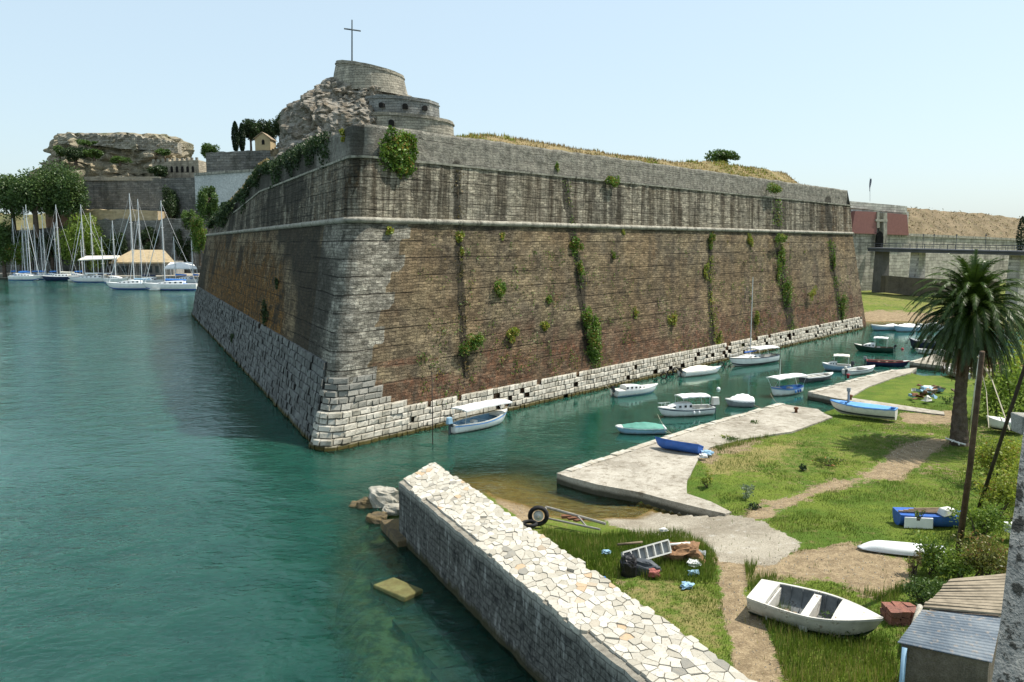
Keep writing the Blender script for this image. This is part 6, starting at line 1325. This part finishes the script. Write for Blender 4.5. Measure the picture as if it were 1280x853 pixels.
wseg('quay_wall', 'dark rocky wall behind the marina restaurant', [(120, 274, 345, 328), (190, 276, 345, 326), (262, 270, 350, 322)], 12, OLDW, jag=2.)
wseg('quay_wall', 'dark low wall behind the yachts at the far left', [(-10, 292, 345, 335), (60, 285, 345, 332), (125, 280, 345, 330)], 6, OLDW, jag=1.2)
wseg('fort_ruin', 'ruddy brick ruin above the light green marina tree', [(56, 262, 290, 338), (100, 268, 290, 337)], 6, stone('ruddy_ruin', (.22, .13, .09), (.18, .14, .1), .3), 'ruin', jag=1.2)
mq = wseg('marina_quay', '', [(-90, 342.5, 352, 323), (100, 342.5, 351, 322), (118, 342.5, 351, 321), (122, 345.5, 356, 292), (190, 345.5, 356, 290), (262, 346, 356, 288)], 30, CONC, None); struct(mq)
for a_ in ((18, 293, 210, 305, 46, 'leftmost dark pine of the far left grove'), (46, 296, 206, 300, 54, 'second dark pine from the left in the far left grove'), (72, 294, 201, 306, 50, 'tallest green pine in the middle of the far left grove'), (90, 292, 208, 302, 40, 'rightmost green pine of the far left grove')):
    tree('pine_tree', a_[5], a_[0], a_[1], a_[2], a_[3] + 20, a_[4] * 1.25, PINE, 11000, .95, 'pine', 'pine', 60, 'pines at the far left')
tree('round_tree', 'light green tree behind the yachts in the middle of the marina', 102, 348, 262, 322, 56, BRAM2, 12000, .8, 'round', k=40)
tree('round_tree', 'light green small tree right of the marina tree', 122, 348, 292, 321, 30, BRAM2, 5000, .8, 'round', k=20)
for q_, (x_, y_, t_, w_, l_) in enumerate(((40, 335, 285, 40, 'dark thicket under the far left pines'), (66, 335, 290, 44, 'dark thicket behind the navy hulled yacht'), (142, 335, 292, 30, 'dark shrubs left of the restaurant roof'), (240, 300, 262, 26, 'green shrubs at the right end of the tall fort wall'))): tree('green_bush', l_, x_, y_, t_, 326, w_, LEAFD if q_ < 3 else LEAF, 5000, .8, k=30)
for q_, (x_, y_, t_, w_, l_) in enumerate(((108, 184, 174, 30, 'green scrub strip near the top of the fort hill'), (150, 206, 196, 30, 'scrub below the ruined wall at its middle'), (75, 200, 180, 22, 'dark scrub on the left shoulder of the fort hill'), (205, 196, 186, 18, 'scrub on the right shoulder of the fort hill'))): tree('scrub', l_, x_, y_, t_, 350, w_, LEAF, 1800, .7, cat='scrub', k=14)
tree('green_bush', 'dull green bush at the left picture edge behind the yachts', 6, 345, 268, 320, 44, LEAF, 8000, .8, k=36)
tree('green_bush', 'rusty green bush above the yachts near the left edge', 28, 345, 292, 321, 40, LEAFIVY, 6000, .8, k=30)
for i, a_ in enumerate(((150, 345, 285, 'dark ivy clump left on the wall behind the restaurant', 30), (214, 300, 226, 'dark ivy clump on the tall fort wall', 30), (185, 320, 284, 'dark ivy clump above the restaurant roof', 26), (233, 345, 285, 'dark ivy clump right of the restaurant roof', 30), (200, 225, 205, 'dark shrubs in front of the windowed building', 24), (95, 205, 182, 'dark scrub on the left slope of the fort hill', 40), (118, 200, 186, 'green scrub in the middle of the fort hill', 30))):
    tree('ivy_clump', a_[3], a_[0], a_[1], a_[2], 324 if i in (0, 2, 3) else (338 if i == 1 else (345 if i == 4 else 348)), a_[4], LEAFD if i != 6 else LEAF, 4500, .8, cat='ivy', k=14)
# restaurant
rs_ = thing('marina_restaurant', D(178, 345, 300), 'marina restaurant with a straw coloured pitched roof behind the yachts', 'restaurant')
wseg('wall', '', [(140, 327, 345, 306), (216, 327, 345, 302)], 10, stone('restaurant_wall', (.30, .30, .28), (.22, .22, .21), .3), None, parent=rs_, n=8)
A_, B_, C_, D_ = D(136, 328, 300), D(219, 328, 298), D(205, 312.5, 309), D(165, 312.5, 311); mb = MB(); P = np.array([A_, B_, C_, D_]); mb.add(np.r_[P, P - (0, 0, .5)], [(0, 1, 2, 3), (0, 4, 5, 1), (1, 5, 6, 2), (2, 6, 7, 3), (3, 7, 4, 0), (7, 6, 5, 4)]); mb.build('roof', STRAW, rs_)
for i in range(7): mb = MB(); mb.box(D(145 + i * 10.5, 337, 304.6 - .3 * i), (2., .3, 2.6)); mb.build('window', GLASS, rs_)
aw = thing('awning', D(120, 345, 296), 'flat cream awning left of the restaurant roof', 'awning')
P = np.array([D(97, 325, 292), D(146, 323, 292), D(150, 319.5, 302), D(108, 320, 302)]); mb = MB(); mb.add(np.r_[P, P - (0, 0, .35)], [(0, 1, 2, 3), (0, 4, 5, 1), (1, 5, 6, 2), (2, 6, 7, 3), (3, 7, 4, 0), (7, 6, 5, 4)]); mb.build('cloth', CREAM, aw)
for px in (99, 122, 144): mb = MB(); b_ = D(px, 324.5, 292.3); mb.tube([(b_[0], b_[1], 1), b_], .1, 5); mb.build('post', ALU, aw)
aw = thing('white_tent', D(228, 345, 290), 'white tent canopy behind the right hand yachts', 'tent')
P = np.array([D(205, 335, 284), D(246, 335, 284), D(240, 328, 294), D(213, 328, 294)]); ap = P.mean(0) + (0, 0, 1); mb = MB(); mb.add(np.r_[P, [ap], P - (0, 0, .5)], [(0, 1, 4), (1, 2, 4), (2, 3, 4), (3, 0, 4), (0, 5, 6, 1), (1, 6, 7, 2), (2, 7, 8, 3), (3, 8, 5, 0)]); mb.build('cloth', CANVAS, aw)
for k in range(4): mb = MB(); b_ = P[k]; mb.tube([(b_[0], b_[1], 0), b_], .1, 5); mb.build('post', ALU, aw)
# ------------------------------------------------------------------ yachts
def yacht(label, x0, x1, yw, masts, hull='WHITE', B=4., D_=1.6, cloth=TARPB, side=None, hgt=None, bigcabin=True, rig=True):
    sg = 1 if x1 > x0 else -1; a, b = G(x0, yw, 0), G(x1, yw, 0); 
    t = boat('yacht', label, (x0, yw), (x1, yw), B=B, D=D_, hull=hull, gun=WHITE, deck=.98, deckm=WHITE, draft=.5, sheer=.2, transom=.55, cabin=(.28, .72, 1.0, WHITE), cat='yacht', group='yachts moored in the far marina', extra=None, boot=BLUE if hull == 'WHITE' else None, bowp=.7)
    Yb = (a[1] + b[1]) / 2; dd = b - a; L = np.linalg.norm(dd[:2]); rz = t.rotation_euler[2]; c = (a + b) / 2
    for (mx, ytop) in masts:
        q = (mx - x0) / (x1 - x0); lx = -L / 2 + q * L; h = D(mx, ytop, Yb)[2]; r_ = .17
        mb = MB(); mb.tube([(lx, 0, .8), (lx, 0, h * .5), (lx, 0, h)], [r_, r_, r_ * .7], 6); ms = mb.build('mast', ALU, t, local=True)
        mb = MB()
        for fr in (.42, .7): mb.tube([(lx, -1.1, h * fr), (lx, 1.1, h * fr)], .05, 4)
        mb.build('spreader', ALU, ms, local=True)
        if h > 10:
            mb = MB(); bl = min(L * .38, lx + L / 2 - .3); bl = max(bl, 2.); mb.tube([(lx - .2, 0, 3.2), (lx - bl, 0, 3.1)], [.34, .24], 7); mb.build('sail_cover', cloth, t, local=True)
        if rig:
            mb = MB()
            for e in ((L / 2, 0, 1.6), (-L / 2, 0, 1.4), (lx, 1.7, 1.4), (lx, -1.7, 1.4)): mb.tube([(lx, 0, h * .98), e], .035 if abs(e[0] - lx) > 1 else .022, 3)
            if ytop < 262: mb.tube([(lx, 0, h * .8), (L / 2 - .8, 0, 1.7)], .11, 5)
            mb.build('rigging', ALU, ms, local=True)
    mb = MB(); mb.box((-L * .2, 0, 2.0), (L * .2, 2.2, .12)); mb.tube([(-L * .28, 1, 1.2), (-L * .28, 1, 2)], .05, 4); mb.tube([(-L * .28, -1, 1.2), (-L * .28, -1, 2)], .05, 4); mb.build('bimini', cloth, t, local=True)
    return t
yacht('white yacht in the front row at the far left with the tallest left mast', 12, 52, 350.5, [(39, 256)], B=3.6)
yacht('navy blue hulled yacht with a pale cabin near the marina middle', 98, 52, 351, [(76, 256)], hull='NAVY', B=4, cloth=CREAM)
yacht('white yacht right of the navy blue one with two thin masts', 142, 86, 353, [(107, 256), (118, 266)], B=4, cloth=CANVAS)
yacht('large white front yacht with bow to the left and tallest mast of all', 190, 133, 362, [(168.5, 242)], B=4.4, cloth=LBLUE, D_=1.9)
yacht('white yacht right of the tallest masted one with blue boom cover', 247, 178, 363, [(207, 251)], B=4.4, cloth=TARPB, D_=1.9)
yacht('white yacht half hidden behind the tallest masted yacht', 205, 160, 356, [(178, 249)], B=4, cloth=NAVY)
yacht('white yacht moored deep in the right end of the marina', 248, 212, 355, [(220, 296), (242, 285)], B=3.6)
yacht('white back row yacht at the far left edge with a blue cover', 14, 34, 349.2, [(21, 273)], B=3.2, cloth=TARPB)
yacht('white back row yacht behind the leftmost tall mast', 28, 50, 349.4, [(36, 262), (32, 282)], B=3.2)
yacht('white back row yacht between the two left tall masts', 44, 66, 349.4, [(47, 281), (54, 288)], B=3.2, cloth=TARPB)
yacht('white back row yacht beside the navy hulled yacht', 56, 80, 349.6, [(58, 268), (72, 278)], B=3.2)
yacht('white back row yacht below the marina tree', 84, 110, 349.6, [(104, 300)], B=3.2, rig=False)
yacht('white back row yacht in front of the restaurant', 132, 160, 354, [(145, 276), (130, 296)], B=3.4, cloth=NAVY)
def tender(x0, x1, y, lb): boat('tender', lb, (x0, y), (x1, y), B=1.6, D=.5, hull='WHITE', group='tenders among the yachts', thw=(.4,))
tender(86, 98, 351.5, 'tiny white tender beside the navy hulled yacht'); tender(188, 201, 363.5, 'tiny white tender beside the front right yachts'); tender(20, 30, 348, 'small pale tender at the far left of the marina')
# ------------------------------------------------------------------ right backdrop
cw = thing('gate_building', D(1095, 362, 192), 'fortress gatehouse with red panels and a dark arched doorway', 'gatehouse')
GS = stone('gate_stone', (.52, .50, .45), (.42, .41, .37), .3, c3=(.58, .56, .50), bd=.08, sa=.35, bw=1.3, bh=.6); GR = stone('gate_red_panel', (.24, .115, .10), (.21, .10, .09), 1.5, bd=.005, sa=.05, c3=(.28, .15, .13)); GD = stone('gate_lower_stone', (.46, .43, .36), (.33, .31, .26), .3, c3=(.54, .51, .44), bd=.15, sa=.5, bw=1.6, bh=.8)
wseg('lower_wall', '', [(1048, 293, 372, 188), (1095, 294.5, 366, 195), (1137, 296, 364, 202)], 9, GD, None, parent=cw, n=14, jag=.15)
wseg('upper_wall', '', [(1045, 257, 294, 188.5), (1136, 265, 296, 202.5)], 8, GS, None, parent=cw, n=8)
wseg('cornice', '', [(1045, 250, 258, 187.8), (1134, 258, 267, 201.8)], 9, GS, None, parent=cw, n=8)
wseg('string_course', '', [(1050, 291.5, 294.5, 187.6), (1137, 294, 297, 201.6)], 1, CORD, None, parent=cw, n=8)
def panel(pts, nm, mat, th=.15, dy=0.):
    A_, B_ = D(1048, 300, 188. - 1.1), D(1137, 300, 202. - 1.1); e = (B_ - A_) * (1, 1, 0); n_ = np.array([-e[1], e[0], 0]); n_ /= np.linalg.norm(n_)
    A_ = A_ - n_ * th * .5 * (1 if th > .2 else 0); P = []
    for x, y, _ in pts: d = ray(x, y); P.append(CP + d * ((A_ - CP) @ n_) / (d @ n_))
    P = np.array(P); mb = MB(); k = len(P); Q = P + n_ * (th + .9); mb.add(np.r_[P, Q], [tuple(range(k)), tuple(range(2 * k - 1, k - 1, -1))] + [(i, k + i, k + (i + 1) % k, (i + 1) % k) for i in range(k)]); return mb.build(nm, mat, cw)
panel([(1064, 291.8, 188.6), (1096, 292.8, 193.6), (1096, 265, 193.6), (1069, 264, 189.2)], 'red_panel', GR); panel([(1108, 293.2, 195.6), (1136, 294.4, 200.), (1134, 268.5, 199.6), (1108, 266, 195.6)], 'red_panel', GR)
for (xa, ya, xb, yb) in ((1096.5, 265, 1099.5, 285), (1104.5, 266, 1109, 306)): panel([(xa, yb, 193), (xb, yb, 193), (xb, ya, 193), (xa, ya, 193)], 'pilaster', CORD, .4)
panel([(1095, 277, 192.6), (1109.5, 277.6, 192.6), (1109.5, 274.6, 192.6), (1095, 274, 192.6)], 'lintel', CORD, .5)
arch(cw, 'doorway', D(1099, 312, 193.4), 1.6, 4.4, .6, DARKO)
wseg('curtain_wall', 'long pale curtain wall with coping right of the gatehouse', [(1136, 294, 366, 204), (1200, 297, 366, 222), (1300, 301, 362, 252)], 8, GD, n=30, jag=.2)
wseg('wall_coping', 'pale coping ledge on the long curtain wall', [(1136, 292, 295.5, 203.4), (1200, 295, 298, 221.4), (1300, 299.5, 302, 251.4)], 2, CORD, n=12)
wseg('low_wall', 'brown shaded low wall at the bridge foot above the moat lawn', [(1108, 345, 366, 178), (1150, 348, 371, 176), (1250, 352, 380, 172)], 2.5, stone('brown_low_wall', (.10, .085, .065), (.14, .12, .09), .4), n=14, jag=.2)
mb = MB(); cols = np.linspace(1128, 1330, 40); ytop = np.interp(cols, [1128, 1160, 1200, 1240, 1280, 1330], [259, 262, 265, 269, 273, 279]); ybt = np.interp(cols, [1128, 1330], [292, 304]); R_ = []
for q in np.linspace(0, 1, 12): R_.append([D(x, yb_ + (yt - yb_) * (q ** .8), 212 + (x - 1128) * .26 + 22 * q) + (0, 0, (vnoise(x * .3, q * 9, 1, 4) - .5) * 1.3) for x, yt, yb_ in zip(cols, ytop, ybt)])
R_ = np.array(R_); last = R_[-1] + (0, 14, -1.5); mb.grid(np.concatenate([R_, last[None], (last + (0, 3, -14))[None]])); struct(mb.build('rampart_hill', DRYH, smooth=True))
ii = rng.randint(0, 11, 700); jj = rng.randint(0, 39, 700); fr_ = rng.rand(700, 1); PP = R_[ii, jj] * (1 - fr_) + R_[ii + 1, jj + 1] * fr_ + rng.normal(size=(700, 3)) * (.6, .6, .1); mb = MB(); mb.quads(leafquads(np.repeat(PP, 3, 0) + rng.normal(size=(2100, 3)) * .4, .5), tints(2100)); tag(mb.build('scrub', leafmat('rampart_scrub', (.13, .11, .05), (.22, .17, .09), .1)), 'dry scrub dotted over the rampart hill behind the curtain wall', 'scrub', kind='stuff')
t = thing('flagpole', D(1087, 250, 195), 'flagpole with a limp dark flag above the gatehouse', 'flagpole'); a, b = D(1087.5, 252, 195), D(1087.5, 222, 195); mb = MB(); mb.tube([a, b], [.09, .05], 5); mb.build('pole', ALU, t)
mb = MB(); R_ = []
for q in np.linspace(0, 1, 9): R_.append([b + (0, 0, -.3 - 3. * q) + (x_ * (.28 + .12 * math.sin(q * 5)), .25 * math.sin(x_ * 5 + q * 4), 0) for x_ in np.linspace(0, 1, 6)])
R_ = np.array(R_); mb.grid(R_); mb.build('flag', NAVY, t, smooth=True)
br = thing('moat_bridge', D(1190, 316, 174), 'grey deck bridge on stone piers leading to the gatehouse', 'bridge')
BR = paint('bridge_deck_steel', (.10, .105, .12), .7, .3, .4); a, b = D(1094, 311, 188), D(1340, 317, 150)
def beam(mb, a, b, w_, h_, dz=0):
    d = (b - a); d /= np.linalg.norm(d); n_ = np.array([-d[1], d[0], 0]); P = []
    for e in (a, b): P += [e + n_ * w_ / 2 + (0, 0, dz), e - n_ * w_ / 2 + (0, 0, dz), e - n_ * w_ / 2 + (0, 0, dz + h_), e + n_ * w_ / 2 + (0, 0, dz + h_)]
    mb.add(P, [(0, 1, 2, 3), (7, 6, 5, 4), (0, 4, 5, 1), (1, 5, 6, 2), (2, 6, 7, 3), (3, 7, 4, 0)])
mb = MB(); beam(mb, a, b, 5, .55, -.6); beam(mb, a, b, 5.5, .3, -.04); mb.build('deck', BR, br)
dv = (b - a); Lb = np.linalg.norm(dv); dv /= Lb; nv_ = np.array([-dv[1], dv[0], 0])
for sg in (1, -1):
    mb = MB(); beam(mb, a + nv_ * 2.6 * sg, b + nv_ * 2.6 * sg, .06, .08, 1.2); beam(mb, a + nv_ * 2.6 * sg, b + nv_ * 2.6 * sg, .05, .05, .7)
    for k in range(int(Lb / 1.8)): p = a + dv * 1.8 * k + nv_ * 2.6 * sg; mb.tube([p + (0, 0, .2), p + (0, 0, 1.25)], .05, 4)
    mb.build('railing', BR, br)
def bpier(px, w_, m_):
    q = (px - 1094) / (1340 - 1094); q = q * 188 / (188 * q + 150 * (1 - q)); q = min(max((px - 640) * 1., 0), 1e9) and q
    # parametric point on the bridge axis seen at column px
    lo, hi = 0., 1.
    for _ in range(40):
        m = (lo + hi) / 2; P = a + (b - a) * m
        if projv(P)[0] < px: lo = m
        else: hi = m
    P = a + (b - a) * lo; mb = MB(); mb.box((P[0], P[1], (P[2] - .62 + 1.5) / 2), (w_ * 1.0, 2.6, P[2] - .62 - 1.5), math.atan2(dv[1], dv[0]), .85); mb.build('pier', m_, br)
bpier(1103, 2.6, stone('shaded_abutment', (.12, .115, .11), (.16, .155, .14), .4)); bpier(1148, 2.4, GS); bpier(1273, 2.6, GS)
for i, px in enumerate((1154, 1169, 1199, 1236)):
    q = (px - 1094) / 246; P = a + (b - a) * q; mb = MB(); mb.tube([P + nv_ * 2.4, P + nv_ * 2.4 + (0, 0, 3.2)], .06, 5); mb.box(P + nv_ * 2.4 + (0, 0, 3.3), (.3, .3, .3), taper=.6)
    t = thing('street_lamp', P + nv_ * 2.4 + (0, 0, .25), ['leftmost thin lamp post on the bridge railing', 'second thin lamp post from the left on the bridge', 'thin lamp post on the bridge above the palm crown left side', 'rightmost thin lamp post on the bridge'][i], 'street lamp'); mb.build('post', DKGREY, t)
tree('conifer_tree', 'dark spiky conifer at the right picture edge above the bridge', 1275, 316, 271, 168, 11, CYP, 900, .5, 'cypress', 'conifer')
tree('round_tree', 'dark green round tree on top of the bastion mound', 902, 214, 187, 122, 46, LEAF, 3000, .38, 'round', 'tree', 24)
# haze
HZ = SH('haze_air'); v = HZ.nd('ShaderNodeVolumePrincipled'); v.inputs['Color'].default_value = (.86, .93, 1, 1); v.inputs['Density'].default_value = .0006; v.inputs['Anisotropy'].default_value = .3; HZ.nt.links.new(v.outputs[0], HZ.out.inputs['Volume'])
USE_HAZE = False
if USE_HAZE:
    mb = MB(); mb.box((0, 250, 53), (1600, 900, 116)); o = mb.build('haze', HZ.m); o['kind'] = 'stuff'; o['label'] = 'thin bluish summer haze over the harbour'; o['category'] = 'haze'
